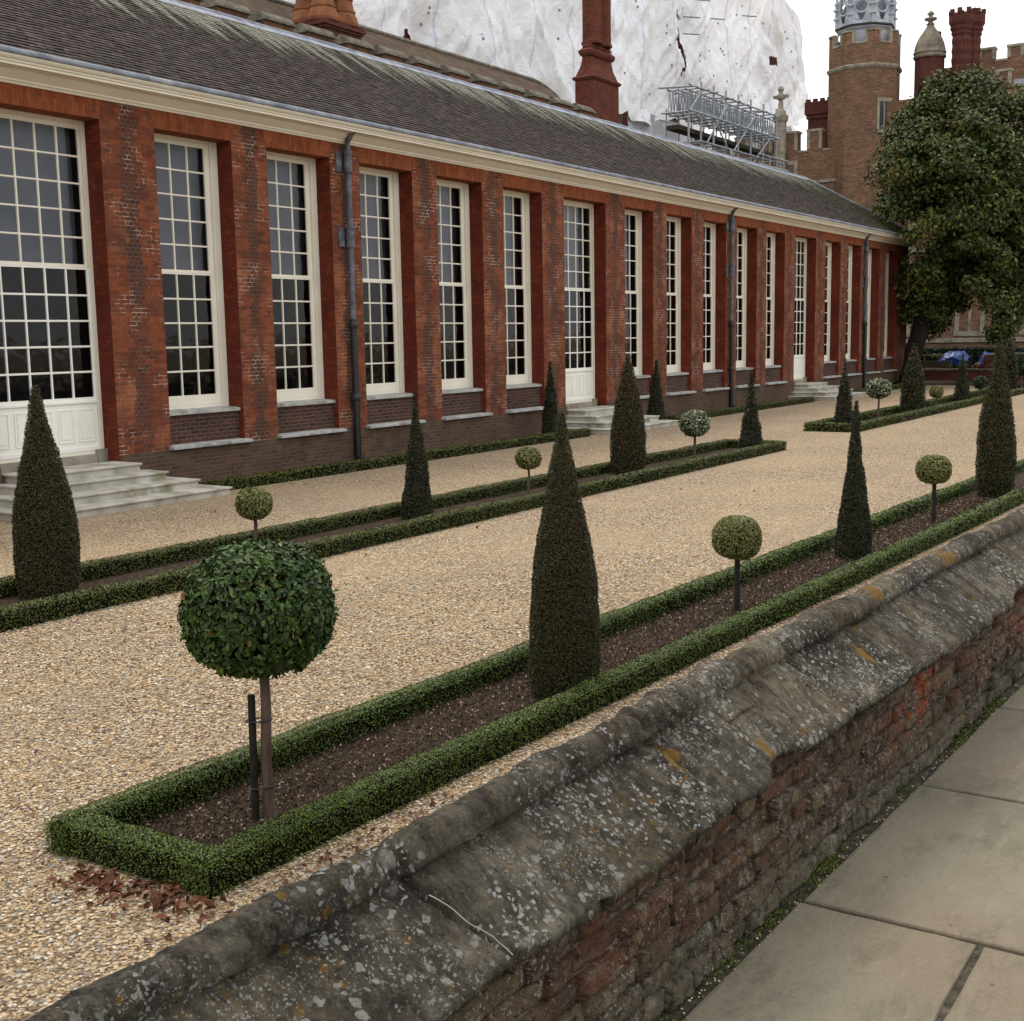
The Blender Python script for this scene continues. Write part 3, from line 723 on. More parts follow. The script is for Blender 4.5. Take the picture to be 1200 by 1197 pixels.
# ------------------------------------------------------------------ raised walk and old wall
def wy(x): return 1.31-.035*x      # brick face of the old wall
def stone_pavement():
    m = NM(); r = np.random.default_rng(4)
    m.add([(-12, -14, 0), (42, -14, 0), (42, wy(42)+.1, 0), (-12, wy(-12)+.1, 0), (-12, -14, .93), (42, -14, .93), (42, wy(42)+.1, .93), (-12, wy(-12)+.1, .93)],
          [(0, 3, 2, 1), (4, 5, 6, 7), (0, 1, 5, 4), (1, 2, 6, 5), (2, 3, 7, 6), (3, 0, 4, 7)], 1)
    m.quad((-12, -14, .990), (42, -14, .990), (42, wy(42)+.02, .990), (-12, wy(-12)+.02, .990), 1)
    def slab(x0, x1, y0, y1, top0, top1, z=0.0):
        # y1 side at x0/x1 given by top0/top1; rounded wobbling edge
        n = 14; pts = []
        for k in range(n): pts.append((x0+(x1-x0)*k/n, y0))
        for k in range(n): pts.append((x1, y0+(top1-y0)*k/n))
        for k in range(n): pts.append((x1+(x0-x1)*k/n, top1+(top0-top1)*k/n))
        for k in range(n): pts.append((x0, top0+(y0-top0)*k/n))
        P = np.array(pts); c = P.mean(0); N_ = len(P)
        P3 = np.column_stack([P, np.zeros(N_)])
        wob = vnoise(P3, 9, 5, 3)*.006
        dirn = (P-c)/np.linalg.norm(P-c, axis=1, keepdims=True)
        P = P+dirn*wob[:, None]
        rings = [(0, -.035), (-.001, -.006), (-.005, -.0012), (-.014, 0)]
        tilt = r.normal(size=2)*.0010
        V = []
        for ins, dz in rings:
            Q = P+dirn*ins; V.append(np.column_stack([Q, np.full(N_, 1.0+z+dz)+(Q-c)@tilt]))
        V = np.vstack(V)
        F = [(k*N_+i, k*N_+(i+1) % N_, (k+1)*N_+(i+1) % N_, (k+1)*N_+i) for k in range(3) for i in range(N_)]
        m.add(V, F, 0); m.add(V[-N_:], [tuple(range(N_))], 0)
        # join: same island is wanted, so weld the lid by sharing
    e = .008
    xs = [0.3, 1.35, 2.02, 3.235, 4.33, 5.42, 6.5, 7.4, 8.7, 9.7, 11, 12.2, 13.4]
    low = [.70, .62, .665, .52, .66, .55, .60, .7, .6, .55, .7, .6]
    for i in range(len(xs)-1):
        x0, x1 = xs[i]+e, xs[i+1]-e
        if i == 3: slab(x0, x1, -.35, 9, wy(x0)-.045, wy(x1)-.04)
        else: slab(x0, x1, low[i]+e, 9, wy(x0)-.045, wy(x1)-.04, r.normal()*.0015)
        if i != 3:
            y = low[i]-e
            cut = xs[i]+(xs[i+1]-xs[i])*(.35+.4*r.random())
            for a, b in ((x0, x1),): slab(a, b, -.35, 9, y, y, r.normal()*.001)
    for row in range(5):
        yt = -.35-e*2-row*.9; x = -1.0+r.random()
        while x < 13:
            w = .7+r.random()*.9; slab(x+e, x+w-e, yt-.9+2*e, 9, yt, yt, r.normal()*.001); x += w
    def ex(M, c):
        c = M.mix(c, (.150, .134, .090), M.ramp(M.noise(1.6, 5, .6), [(.4, 0), (.65, .7)]))
        c = M.mix(c, (.235, .17, .115), M.ramp(M.noise(1.1, 3), [(.50, 0), (.64, .5)]))
        c = M.mix(c, (.085, .080, .055), M.ramp(M.noise(3.4, 6, .7, M.mapping((1, 2.2, 1), (0, 0, .5))), [(.50, 0), (.70, .6)]))
        sp = M.n('ShaderNodeTexVoronoi'); sp.inputs['Scale'].default_value = 7; M.L.new(M.co(), sp.inputs['Vector'])
        c = M.mix(c, (.06, .05, .035), M.math('MULTIPLY', M.math('LESS_THAN', sp.outputs['Distance'], .045), .8))
        c = M.mix(c, (.27, .245, .185), M.ramp(M.noise(110, 5, .7), [(.50, 0), (.66, .4)]))
        c = M.mix(c, (.07, .060, .042), M.ramp(M.noise(60, 6, .75, M.mapping((1, 1, 1), (.3, .2, 1))), [(.54, 0), (.68, .4)]))
        c = M.mix(c, (.26, .235, .17), M.ramp(M.noise(6, 6, .7, M.mapping((1, 3.5, 1), (0, 0, .9))), [(.52, 0), (.70, .5)]))
        return c
    flag = m_island('york_flagstone', [(0, (.195, .172, .122)), (.5, (.24, .213, .150)), (1, (.205, .168, .122))], .8, .25, ex, (35, .004))
    joint = m_noise('gritty_joint', [(.3, (.03, .027, .018)), (.55, (.075, .064, .045)), (.75, (.16, .14, .105))], 40, .95, .01, 60)
    tag(m.build('stone_pavement', [flag, joint]), kind='structure')
stone_pavement()

def m_coping():
    M = MT('lichened_coping', .95, .12)
    c = M.ramp(M.noise(5.0, 8, .72), [(.30, (.045, .038, .031)), (.43, (.115, .098, .075)), (.55, (.20, .175, .13)), (.69, (.36, .315, .235))])
    c = M.mix(c, (.32, .265, .18), M.math('MULTIPLY', M.ramp(M.noise(1.15, 4, .6), [(.43, 0), (.58, 1)]), M.ramp(M.noise(20, 6, .7), [(.42, .15), (.58, .85)])))
    c = M.mix(c, (.022, .020, .018), M.math('MULTIPLY', M.ramp(M.noise(1.7, 5, .6, M.mapping((1, 1, 1), (.4, .9, 0))), [(.48, 0), (.62, 1)]), M.ramp(M.noise(26, 6, .75), [(.40, .15), (.58, .8)])))
    st = M.noise(1, 7, .72, M.mapping((36, 7, 7))); c = M.mix(c, (.028, .024, .019), M.ramp(st, [(.46, 0), (.60, .6)]))
    c = M.mix(c, (.19, .14, .06), M.math('MULTIPLY', M.ramp(M.noise(2.1, 4), [(.50, 0), (.62, .8)]), M.ramp(M.noise(30, 5, .75), [(.48, 0), (.58, .6)])))
    c = M.mix(c, (.34, .31, .25), M.ramp(M.noise(85, 6, .75), [(.55, 0), (.66, .6)]))
    c = M.mix(c, (.015, .013, .011), M.ramp(M.noise(64, 6, .75, M.mapping((1, 1, 1), (1, 0, 0))), [(.55, 0), (.65, .65)]))
    nzc = M.n('ShaderNodeTexNoise'); nzc.inputs['Scale'].default_value = 55; nzc.inputs['Detail'].default_value = 4
    M.L.new(M.co(), nzc.inputs['Vector'])
    warp = M.n('ShaderNodeVectorMath', operation='ADD')
    sc = M.n('ShaderNodeVectorMath', operation='SCALE'); M.L.new(nzc.outputs['Color'], sc.inputs[0]); sc.inputs['Scale'].default_value = .024
    M.L.new(M.co(), warp.inputs[0]); M.L.new(sc.outputs[0], warp.inputs[1])
    def spots(scale, th, seed, dens, mask_scale=None, mth=.5):
        v = M.n('ShaderNodeTexVoronoi', feature='F1'); v.inputs['Scale'].default_value = scale
        mp = M.n('ShaderNodeMapping'); mp.inputs['Location'].default_value = (seed, seed*2, seed*.5); M.L.new(warp.outputs[0], mp.inputs[0])
        M.L.new(mp.outputs[0], v.inputs['Vector'])
        sp = M.n('ShaderNodeSeparateColor'); M.L.new(v.outputs['Color'], sp.inputs[0])
        d = M.math('SUBTRACT', M.math('MULTIPLY', sp.outputs[1], th), v.outputs['Distance'])
        k = M.ramp(d, [(0.0, 0), (.035, .55), (.12, 1)])
        k = M.math('MULTIPLY', k, M.math('LESS_THAN', sp.outputs[0], dens))
        if mask_scale: k = M.math('MULTIPLY', k, M.ramp(M.noise(mask_scale, 3), [(mth, 0), (mth+.08, 1)]))
        return k
    rag = M.ramp(M.noise(120, 5, .8), [(.36, .25), (.5, 1)])
    c = M.mix(c, (.27, .145, .035), M.math('MULTIPLY', M.math('MULTIPLY', spots(34, .48, 3.1, .24, 2.0, .44), rag), .85))
    c = M.mix(c, (.48, .48, .44), M.math('MULTIPLY', M.math('MULTIPLY', spots(44, .55, 1.3, .5, 2.6, .44), rag), .9))
    c = M.mix(c, (.60, .60, .57), M.math('MULTIPLY', M.math('MULTIPLY', spots(80, .62, 5.3, .62, 3.1, .49), rag), .9))
    c = M.mix(c, (.54, .53, .49), M.math('MULTIPLY', M.math('MULTIPLY', spots(150, .66, 2.3, .6, 4.0, .50), rag), .8))
    c = M.mix(c, (.40, .38, .33), M.math('MULTIPLY', M.math('MULTIPLY', spots(16, .40, 9.3, .22, 1.7, .5), rag), .7))
    # a few broad ochre crusts
    o = M.xyz()
    for (px, pz, rx, rz) in ((-1.32, 1.56, .035, .03), (-.98, 1.50, .025, .03), (.38, 1.66, .09, .03), (1.25, 1.66, .12, .03), (-.05, 1.55, .04, .03)):
        ax = M.math('MULTIPLY', M.math('SUBTRACT', o[0], px), 1/rx); az = M.math('MULTIPLY', M.math('SUBTRACT', o[2], pz), 1/rz)
        rr_ = M.math('ADD', M.math('MULTIPLY', ax, ax), M.math('MULTIPLY', az, az))
        k = M.ramp(M.math('ADD', rr_, M.math('MULTIPLY', M.math('SUBTRACT', M.noise(26, 5, .7), .5), 4.0)), [(.3, .85), (.9, 0)])
        c = M.mix(c, (.36, .205, .045), M.math('MULTIPLY', k, rag))
    M.col(c)
    M.bump(M.math('ADD', M.noise(24, 9, .76), M.math('MULTIPLY', M.noise(1, 7, .75, M.mapping((60, 11, 11))), .7)), .045, 1.0)
    return M.m
def old_wall():
    root = thing('garden_wall', 'old brick wall topped with rolled lichen-covered stone coping beside the flagged walk', 'wall', (4, 1.2, 0))
    # coping: fine grid swept along x, profile given as (offset behind brick face, z)
    prof = [(.405, 1.20), (.405, 1.46), (.39, 1.49), (.36, 1.515), (.30, 1.56), (.245, 1.61)]
    cx_, cz_, rr = .180, 1.626, .049
    for a in np.linspace(5, 205, 15): prof.append((cx_+rr*math.cos(math.radians(a)), cz_+rr*math.sin(math.radians(a))))
    prof += [(.126, 1.598), (.110, 1.590)]
    for t in np.linspace(.06, 1, 18): prof.append((.110-.178*t, 1.590-.120*t))
    prof += [(-.074, 1.462), (-.073, 1.452), (-.064, 1.447), (-.02, 1.449), (.03, 1.45)]
    prof = np.array(prof); npf = len(prof)
    xs = np.concatenate([np.arange(.0, 4.2, .012), np.arange(4.2, 14, .03)]); ns = len(xs)
    X = np.repeat(xs, npf); O = np.tile(prof[:, 0], ns); Z = np.tile(prof[:, 1], ns)
    P0 = np.stack([X, O*4, Z*4], 1)
    # outline wander of the drip edge and roll, then grain
    front = np.clip((.13-O)/.19, 0, 1)
    w1 = np.column_stack([X, X*0, X*0])
    edge = vnoise(w1, 1.7, 21, 3)*.030+vnoise(w1, 6, 25, 2)*.010
    bites = -np.clip(vnoise(w1, 2.3, 31, 2)-.38, 0, 1)*.10
    O2 = O - (edge+bites)*front*1.0*(O < .06); Z2 = Z + (-(edge+bites)*.55)*front*(O < .06)
    Z2 = Z2 + vnoise(w1, 1.3, 41, 2)*.010*np.clip((O+.02)/.08, 0, 1)
    n1 = vnoise(np.stack([X, O2, Z2], 1), 9, 51, 4)*.013 + (1-np.abs(vnoise(np.stack([X*1.6, O2, Z2], 1), 22, 61, 4))*2)*.0075
    # cross scars on the roll
    roll = np.exp(-((O-.175)/.07)**2)
    n1 = n1 + roll*vnoise(np.stack([X*1.0, O*1.2, Z*0], 1), 17, 71, 3)*.010
    # joints between coping stones
    joints = np.array((.55, 1.72, 2.66, 3.52, 4.3, 5.05, 5.9, 6.6, 7.4, 8.2, 9.9, 11.6))
    sk = X-(.16-O)*.35
    si = np.searchsorted(joints, sk); rj = np.random.default_rng(8).normal(size=(20, 2))
    n1 = n1 + rj[si, 0]*.0045 + rj[si, 1]*.010*(sk-joints[np.clip(si-1, 0, 11)])*.5
    for j in joints: n1 = n1 - .020*np.exp(-((sk-j)/.009)**2)
    nrm = np.zeros((len(X), 2))
    d = np.gradient(prof, axis=0); nn = np.stack([-d[:, 1], d[:, 0]], 1); nn /= np.linalg.norm(nn, axis=1, keepdims=True)+1e-9
    nn = -nn if (nn[10]@np.array([0, 1])) < 0 else nn
    # make normals point away from the section's middle
    mid = np.array([.165, 1.40]); s_ = np.sign(((prof-mid)*nn).sum(1)); nn *= s_[:, None]
    NN = np.tile(nn, (ns, 1))
    O3 = O2+NN[:, 0]*n1; Z3 = Z2+NN[:, 1]*n1
    V = np.stack([X, wy(X)+O3, Z3], 1)
    idx = np.arange(ns*npf).reshape(ns, npf)
    F = np.stack([idx[:-1, :-1], idx[:-1, 1:], idx[1:, 1:], idx[1:, :-1]], -1).reshape(-1, 4)
    m = NM(); m.add(V, F, 0, smooth=True)
    m.add(V[-npf:], [tuple(range(npf))], 0)
    m.build('coping', m_coping(), root)
    # pale mortar repairs lying over the joints
    mm = NM()
    for (u0, w_) in ((1.72, .006),):
        t = np.linspace(0, 1, 16)
        o = .09-.15*t; z = 1.577-.101*t-.004
        xx = u0+(.16-o)*.35+vnoise(np.column_stack([t, t*0, t*0]), 8, int(u0*9), 2)*.006
        ww = .7*w_*(.5+.5*np.abs(vnoise(np.column_stack([t, t*0, t*0]), 5, 3)))
        A = np.stack([xx-ww/2, wy(xx)+o, z], 1); B = np.stack([xx+ww/2, wy(xx)+o, z], 1); Cc = (A+B)/2+np.array([0, -.0005, .0015])
        V = np.vstack([A, Cc, B]); n = 16
        F = [(i, i+1, n+i+1, n+i) for i in range(n-1)]+[(n+i, n+i+1, 2*n+i+1, 2*n+i) for i in range(n-1)]
        mm.add(V, F, 0, smooth=True)
    mm.build('mortar_repair', m_noise('pale_mortar', [(.3, (.22, .20, .16)), (.7, (.36, .33, .27))], 12, .9, .003, 60), root)
    # bricks: each brick its own worn block
    b = NM(); r = np.random.default_rng(12)
    z = 1.0; course = 0
    hts = [.070, .067, .066, .065, .064, .064, .064]
    while z < 1.455:
        hc = hts[min(course, 6)]
        x = .0-r.random()*.2
        while x < 14:
            L = (.215 if r.random() < .55 else .105)*(.9+.25*r.random())
            if course < 2 and r.random() < .3: L *= 1.25
            j = .0045; sag = float(vnoise(np.array([[x, 0, 0.]]), .8, 77)[0])*.012
            x0, x1, z0, z1 = x+j, x+L-j, z+j+sag, z+hc-j+sag
            out = r.normal()*.007+(.008 if course < 1 else 0)
            nx_, nz_ = (13, 7); gx, gz = np.meshgrid(np.linspace(0, 1, nx_), np.linspace(0, 1, nz_), indexing='ij')
            PX = x0+(x1-x0)*gx; PZ = z0+(z1-z0)*gz
            ed = np.minimum(np.minimum(gx*L, (1-gx)*L), np.minimum(gz, 1-gz)*hc)
            erode = .008*np.exp(-(ed/.0032)**2)*(.4+r.random())
            Q = np.stack([PX.ravel(), np.full(nx_*nz_, course*3.), PZ.ravel()], 1)
            depth = vnoise(Q, 14, 5, 4)*.012+vnoise(Q, 60, 6, 2)*.004+erode.ravel()-out
            PX = PX+(vnoise(Q, 30, 8, 2)*.004).reshape(PX.shape); PZ = PZ+(vnoise(Q, 30, 9, 2)*.004).reshape(PX.shape)
            V = np.stack([PX.ravel(), wy(PX.ravel())+depth, PZ.ravel()], 1)
            B_ = V.copy(); B_[:, 1] = wy(B_[:, 0])+.06
            idx = np.arange(nx_*nz_).reshape(nx_, nz_)
            F = np.stack([idx[:-1, :-1], idx[1:, :-1], idx[1:, 1:], idx[:-1, 1:]], -1).reshape(-1, 4)
            rim = list(idx[:, 0])+list(idx[-1, 1:])+list(idx[-2::-1, -1])+list(idx[0, -2:0:-1])
            k = len(rim); nV = len(V)
            VV = np.vstack([V, B_[rim]])
            F2 = [(rim[i], nV+i, nV+(i+1) % k, rim[(i+1) % k]) for i in range(k)]
            b.add(VV, np.vstack([F, np.array(F2)]), 0, smooth=True)
            x += L
        z += hc; course += 1
    def ex(M, c):
        x = M.xyz()
        # objects' local frame: x-4, z
        # a stretch of fresh red spalled brick
        dx = M.math('ABSOLUTE', M.math('SUBTRACT', x[0], .42)); dz = M.math('ABSOLUTE', M.math('SUBTRACT', x[2], 1.30))
        red = M.math('MULTIPLY', M.ramp(dx, [(.10, 1), (.30, 0)]), M.ramp(dz, [(.07, 1), (.15, 0)]))
        dx2 = M.math('ABSOLUTE', M.math('SUBTRACT', x[0], 2.2)); red2 = M.math('MULTIPLY', M.ramp(dx2, [(.3, .7), (.9, 0)]), M.ramp(dz, [(.10, .6), (.17, 0)]))
        red = M.math('MAXIMUM', red, red2)
        c = M.mix(c, (.30, .070, .030), M.math('MULTIPLY', red, M.ramp(M.noise(9, 3), [(.42, 0), (.56, .9)])))
        # grey limey crust on the lowest courses
        low = M.ramp(M.math('ADD', x[2], M.math('MULTIPLY', M.noise(4, 3), .22)), [(1.20/1.0*.0+0.0, 1), (1.0, 1)])
        zz = M.math('ADD', x[2], M.math('MULTIPLY', M.noise(3, 4), .25))
        k = M.ramp(M.math('SUBTRACT', zz, .7), [(.48, .85), (.60, 0)])
        c = M.mix(c, (.125, .108, .075), k)
        c = M.mix(c, (.042, .032, .024), M.ramp(M.noise(3.2, 5, .6), [(.50, 0), (.66, .7)]))
        c = M.mix(c, (.24, .21, .155), M.math('MULTIPLY', M.ramp(M.noise(24, 8, .78), [(.50, 0), (.58, .85)]), M.ramp(M.noise(4, 4), [(.42, .25), (.58, 1)])))
        c = M.mix(c, (.016, .013, .011), M.ramp(M.noise(34, 8, .78, M.mapping((1, 1, 1), (.7, 0, 0))), [(.52, 0), (.62, .85)]))
        c = M.mix(c, (.55, .53, .48), M.math('MULTIPLY', M.ramp(M.noise(95, 4, .75), [(.58, 0), (.63, .8)]), M.ramp(M.noise(3, 3), [(.42, 0), (.6, 1)])))
        c = M.mix(c, (.26, .15, .05), M.ramp(M.noise(11, 3, .6), [(.66, 0), (.72, .5)]))
        return c
    BR = m_island('old_wall_brick', [(0, (.065, .040, .028)), (.22, (.13, .066, .040)), (.42, (.10, .074, .050)), (.6, (.145, .070, .041)), (.8, (.070, .055, .040)), (1, (.18, .125, .070))], .95, .12, ex, (45, .022))
    b.build('brickwork', BR, root)
    c_ = NM(); c_.add([(0, wy(0)+.020, .96), (14, wy(14)+.020, .96), (14, wy(14)+.020, 1.475), (0, wy(0)+.020, 1.475)], [(0, 1, 2, 3)], 0)
    c_.add([(0, wy(0)+.03, .0), (14, wy(14)+.03, .0), (14, wy(14)+.39, .0), (0, wy(0)+.39, .0), (0, wy(0)+.03, 1.45), (14, wy(14)+.03, 1.45), (14, wy(14)+.39, 1.45), (0, wy(0)+.39, 1.45)],
           [(0, 3, 2, 1), (4, 5, 6, 7), (0, 1, 5, 4), (1, 2, 6, 5), (2, 3, 7, 6), (3, 0, 4, 7)], 0)
    c_.build('mortar', m_noise('old_mortar', [(.34, (.035, .030, .022)), (.5, (.11, .092, .064)), (.68, (.27, .24, .18))], 30, .95, .03, 60), root)
    # moss and grit along the foot
    n = 9000; x = .8+rng.random(n)*9; k = vnoise(np.column_stack([x, x*0, x*0]), 2.6, 91, 3); keep = rng.random(n) < np.clip(k*2.2+.25, .02, 1)
    x = x[keep]; n = len(x); o = -rng.random(n)**1.3*.045
    P = np.stack([x, wy(x)+o, 1.0+rng.random(n)*.018*(1+o/.05)], 1)
    mo = NM(); V, F = leaf_block(P, np.tile([0, -.3, 1.0], (n, 1)), .013, .006, .8, seed=8); mo.add(V, F)
    tag(mo.build('moss', MOSS), 'strip of green moss where the old wall meets the flagstones', 'moss', kind='stuff')
    # loose grit
    g = NM(); n = 500; x = .8+rng.random(n)*8; y = wy(x)-.02-np.abs(rng.normal(size=n))*.02
    rr_ = .002+.003*rng.random(n)
    base = np.array([(1, 0, 0), (0, 1, 0), (-1, 0, 0), (0, -1, 0), (0, 0, .8)], float)
    V = base[None]*rr_[:, None, None]*(1+(rng.random((n, 5, 3))-.5)*.5)+np.stack([x, y, np.full(n, 1.0)], 1)[:, None, :]
    F = (np.arange(n)*5)[:, None, None]+np.array([(0, 1, 4), (1, 2, 4), (2, 3, 4), (3, 0, 4)])[None]
    g.add(V.reshape(-1, 3), F.reshape(-1, 3)); tag(g.build('grit', PEBBLE), 'loose grit along the foot of the old wall', 'grit', kind='stuff')
old_wall()

# ------------------------------------------------------------------ the orangery
D = 17.62
X0, X1 = -3.0, 63.2
DW, WW = 2.36, 1.86
doors = [12.02, 29.75, 47.49]
wins = []
for d0 in doors:
    for k in range(5):
        wx = d0+3.54+2.8*k
        if wx < 60.5: wins.append(wx)
wins += [12.02-1.17-WW-2.8*k for k in range(4)]
wins.sort()
ops = sorted([(w, w+WW, 'w') for w in wins if w > -2] + [(d0, d0+DW, 'd') for d0 in doors])
RD = .46           # depth of reveal
ZL, ZC = 6.38, 6.76
def orangery():
    root = thing('orangery', 'long red brick range with tall cream sash windows and a dark tiled roof', 'building', (30, D, 0))
    w = NM()
    # piers: front face carries the pc attribute
    edges = [X0]+[v for o in ops for v in o[:2]]+[X1]
    piers = [(edges[i], edges[i+1]) for i in range(0, len(edges), 2)]
    for (a, b) in piers:
        c = (a+b)/2; hw = (b-a)/2
        if b-a < .02: continue
        # front
        w.add([(a, D, 0), (b, D, 0), (b, D, ZC), (a, D, ZC)], [(0, 1, 2, 3)], 0, [-hw, hw, hw, -hw] if hw < 1 else None)
        # reveals
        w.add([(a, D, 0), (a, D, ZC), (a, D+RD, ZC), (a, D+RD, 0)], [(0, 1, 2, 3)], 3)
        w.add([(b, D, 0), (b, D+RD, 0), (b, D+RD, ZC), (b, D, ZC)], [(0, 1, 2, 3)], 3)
    for (a, b, k) in ops:
        # soffit and head
        w.add([(a, D, ZL), (b, D, ZL), (b, D+RD, ZL), (a, D+RD, ZL)], [(0, 3, 2, 1)], 1)
        e = .0
        w.add([(a, D-.004, ZL), (b, D-.004, ZL), (b+.10, D-.004, ZC), (a-.10, D-.004, ZC)], [(0, 1, 2, 3)], 1)
        if k == 'w':
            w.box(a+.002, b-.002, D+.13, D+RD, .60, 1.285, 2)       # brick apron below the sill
            w.box(a-.002+.004, b+.002-.004, D+.0, D+.13, .0, .672, 4)
        else:
            w.box(a+.002, b-.002, D+.16, D+RD+.1, 0, .55, 4)
    # plinth between door steps
    pl = []
    last = X0
    for d0 in doors: pl.append((last, d0-.02)); last = d0+DW+.02
    pl.append((last, X1+.03))
    for i, (a, b) in enumerate(pl): w.box(a, b, D-.055, D+.0-.003, 0, .672, 4)
    # ends, back
    w.add([(X1, D, 0), (X1, D+8.6, 0), (X1, D+8.6, ZC), (X1, D, ZC)], [(0, 1, 2, 3)], 5)
    w.add([(X0, D, 0), (X0, D, ZC), (X0, D+8.6, ZC), (X0, D+8.6, 0)], [(0, 1, 2, 3)], 5)
    w.add([(X0, D+8.6, 0), (X1, D+8.6, 0), (X1, D+8.6, ZC), (X0, D+8.6, ZC)], [(0, 3, 2, 1)], 5)
    w.build('wall', [FACADE, RUBBED, APRON, REVEAL, PLINTH, REVEAL], root, att=True)
    # dark room behind the glass
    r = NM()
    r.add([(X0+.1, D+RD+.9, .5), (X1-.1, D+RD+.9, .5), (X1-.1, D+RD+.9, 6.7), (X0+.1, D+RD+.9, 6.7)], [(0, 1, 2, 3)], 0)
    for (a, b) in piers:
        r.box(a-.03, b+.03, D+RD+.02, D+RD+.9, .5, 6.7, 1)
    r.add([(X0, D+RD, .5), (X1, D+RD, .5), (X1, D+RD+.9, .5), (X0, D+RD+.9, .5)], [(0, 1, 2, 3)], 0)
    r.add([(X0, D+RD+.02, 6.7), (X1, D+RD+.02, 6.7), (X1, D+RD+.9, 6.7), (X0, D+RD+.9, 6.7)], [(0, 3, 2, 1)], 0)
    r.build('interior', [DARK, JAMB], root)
    # sills and ledges
    for (a, b, k) in ops:
        if k != 'w' or b < 8: continue
        s = NM(); s.prism([(0, 0), (0, .06), (.35, .085), (.35, 0)], (a+.003, D+.08, 1.285), (b-.003, D+.08, 1.285), (0, 1, 0), (0, 0, 1)); s.build('sill', LEDGE, root)
        s = NM(); s.prism([(-.09, 0), (-.09, .045), (-.07, .055), (.20, .07), (.20, 0)], (a-.06, D-.06, .674), (b+.08, D-.06, .674), (0, 1, 0), (0, 0, 1)); s.build('ledge', LEDGE, root)
    # windows
    FY = D+RD
    def sash_grid(m, g0, g1, z0, z1, nc, nr, y0, y1, t=.021):
        for i in range(1, nc):
            x = g0+(g1-g0)*i/nc; m.prism([(-t, 0), (-t*.6, -(y1-y0)), (t*.6, -(y1-y0)), (t, 0)], (x, y1, z0), (x, y1, z1), (1, 0, 0), (0, 1, 0))
        for j in range(1, nr):
            z = z0+(z1-z0)*j/nr; m.prism([(-t, .002), (-t*.6, -(y1-y0)+.002), (t*.6, -(y1-y0)+.002), (t, .002)], (g0, y1, z), (g1, y1, z), (0, 0, 1), (0, 1, 0))
    def ring(m, x0, x1, z0, z1, tl, tr, tb, tt, y0, y1):
        m.box(x0, x0+tl, y0, y1, z0, z1); m.box(x1-tr, x1, y0, y1, z0, z1)
        m.box(x0+tl, x1-tr, y0, y1, z0, z0+tb); m.box(x0+tl, x1-tr, y0, y1, z1-tt, z1)
    for (a, b, k) in ops:
        if b < 8: continue
        isw = k == 'w'
        zb = 1.37 if isw else .70
        nc = 3 if isw else 5
        o = thing('x', None, None, (a, D, 0)); o.parent = root; o.location = (a-30, 0, 0)
        o.name = 'window' if isw else 'door'
        fr = NM(); of = .17 if isw else .08
        ring(fr, a, b, zb, ZL, of, of, .06, .06, FY-.07, FY+.02)
        # beads on the outer frame
        fr.box(a+of-.02, a+of+.012, FY-.085, FY-.068, zb+.05, ZL-.05); fr.box(b-of-.012, b-of+.02, FY-.085, FY-.068, zb+.05, ZL-.05)
        fr.build('frame', CREAM, o)
        g0, g1 = (a+b)/2-.42*nc/2, (a+b)/2+.42*nc/2
        zg0, zg1, zm = (1.62, 6.24, 3.94) if isw else (1.70, 6.24, 3.95)
        up = NM(); ring(up, a+of+.003, b-of-.003, zm-.03, ZL-.063, g0-a-of, b-of-g1, .055, ZL-.063-zg1, FY-.03, FY+.012); sash_grid(up, g0, g1, zm+.025, zg1, nc, 5, FY-.028, FY+.008)
        up.build('upper_sash', CREAM, o)
        lo = NM(); zb2 = zb+.063
        if isw: ring(lo, a+of+.003, b-of-.003, zb2, zm-.035, g0-a-of, b-of-g1, zg0-zb2, .03, FY-.055, FY-.018)
        else: ring(lo, a+of+.003, b-of-.003, 1.62, zm-.035, g0-a-of, b-of-g1, .08, .03, FY-.055, FY-.018)
        sash_grid(lo, g0, g1, zg0, zm-.065, nc, 5, FY-.052, FY-.02)
        lo.build('lower_sash' if isw else 'door_leaf', CREAM if isw else CREAM_DOOR, o)
        gl = NM(); gl.quad((g0, FY-.002, zm+.02), (g1, FY-.002, zm+.02), (g1, FY-.002, zg1), (g0, FY-.002, zg1)); gl.quad((g0, FY-.03, zg0), (g1, FY-.03, zg0), (g1, FY-.03, zm-.06), (g0, FY-.03, zm-.06))
        gl.build('pane', GLASS, o)
        bl = NM(); bl.box(a+.02, b-.02, FY+.30, FY+.31, 4.0, 6.6); bl.build('blind', BLIND, o)
        if not isw:
            p = NM(); p.box(a+of+.003, b-of-.003, FY-.045, FY-.01, .765, 1.618)
            p.box(a+of-.0, b-of+.0, FY-.075, FY-.048, 1.60, 1.64); p.box(a+of, b-of, FY-.07, FY-.047, .765, .83)
            for i in range(nc):
                x0, x1 = g0+.42*i+.07, g0+.42*(i+1)-.07
                ring(p, x0-.015, x1+.015, .93, 1.50, .018, .018, .018, .018, FY-.058, FY-.045)
                ring(p, x0+.03, x1-.03, .975, 1.455, .012, .012, .012, .012, FY-.052, FY-.045)
                p.box(x0+.045, x1-.045, FY-.056, FY-.045, .99, 1.44)
            p.build('panelling', CREAM_DOOR, o)
            bs = NM(); bs.box(a+.01, b-.01, FY-.12, FY+.05, .55, .695); bs.box(b-.20, b-.002, FY-.16, FY+.04, .555, .78); bs.box(a+.002, a+.20, FY-.16, FY+.04, .555, .78)
            bs.build('threshold', BATH, o)
    # cornice
    c = NM()
    prof = [(0.0, 6.70), (.03, 6.70), (.045, 6.73), (.07, 6.745), (.07, 6.775), (.10, 6.79), (.16, 6.84), (.185, 6.87), (.20, 6.89), (.40, 6.905), (.40, 6.94), (.425, 6.95), (.43, 6.975), (.46, 6.99), (.485, 7.02), (.49, 7.045), (0, 7.045)]
    XE = X1
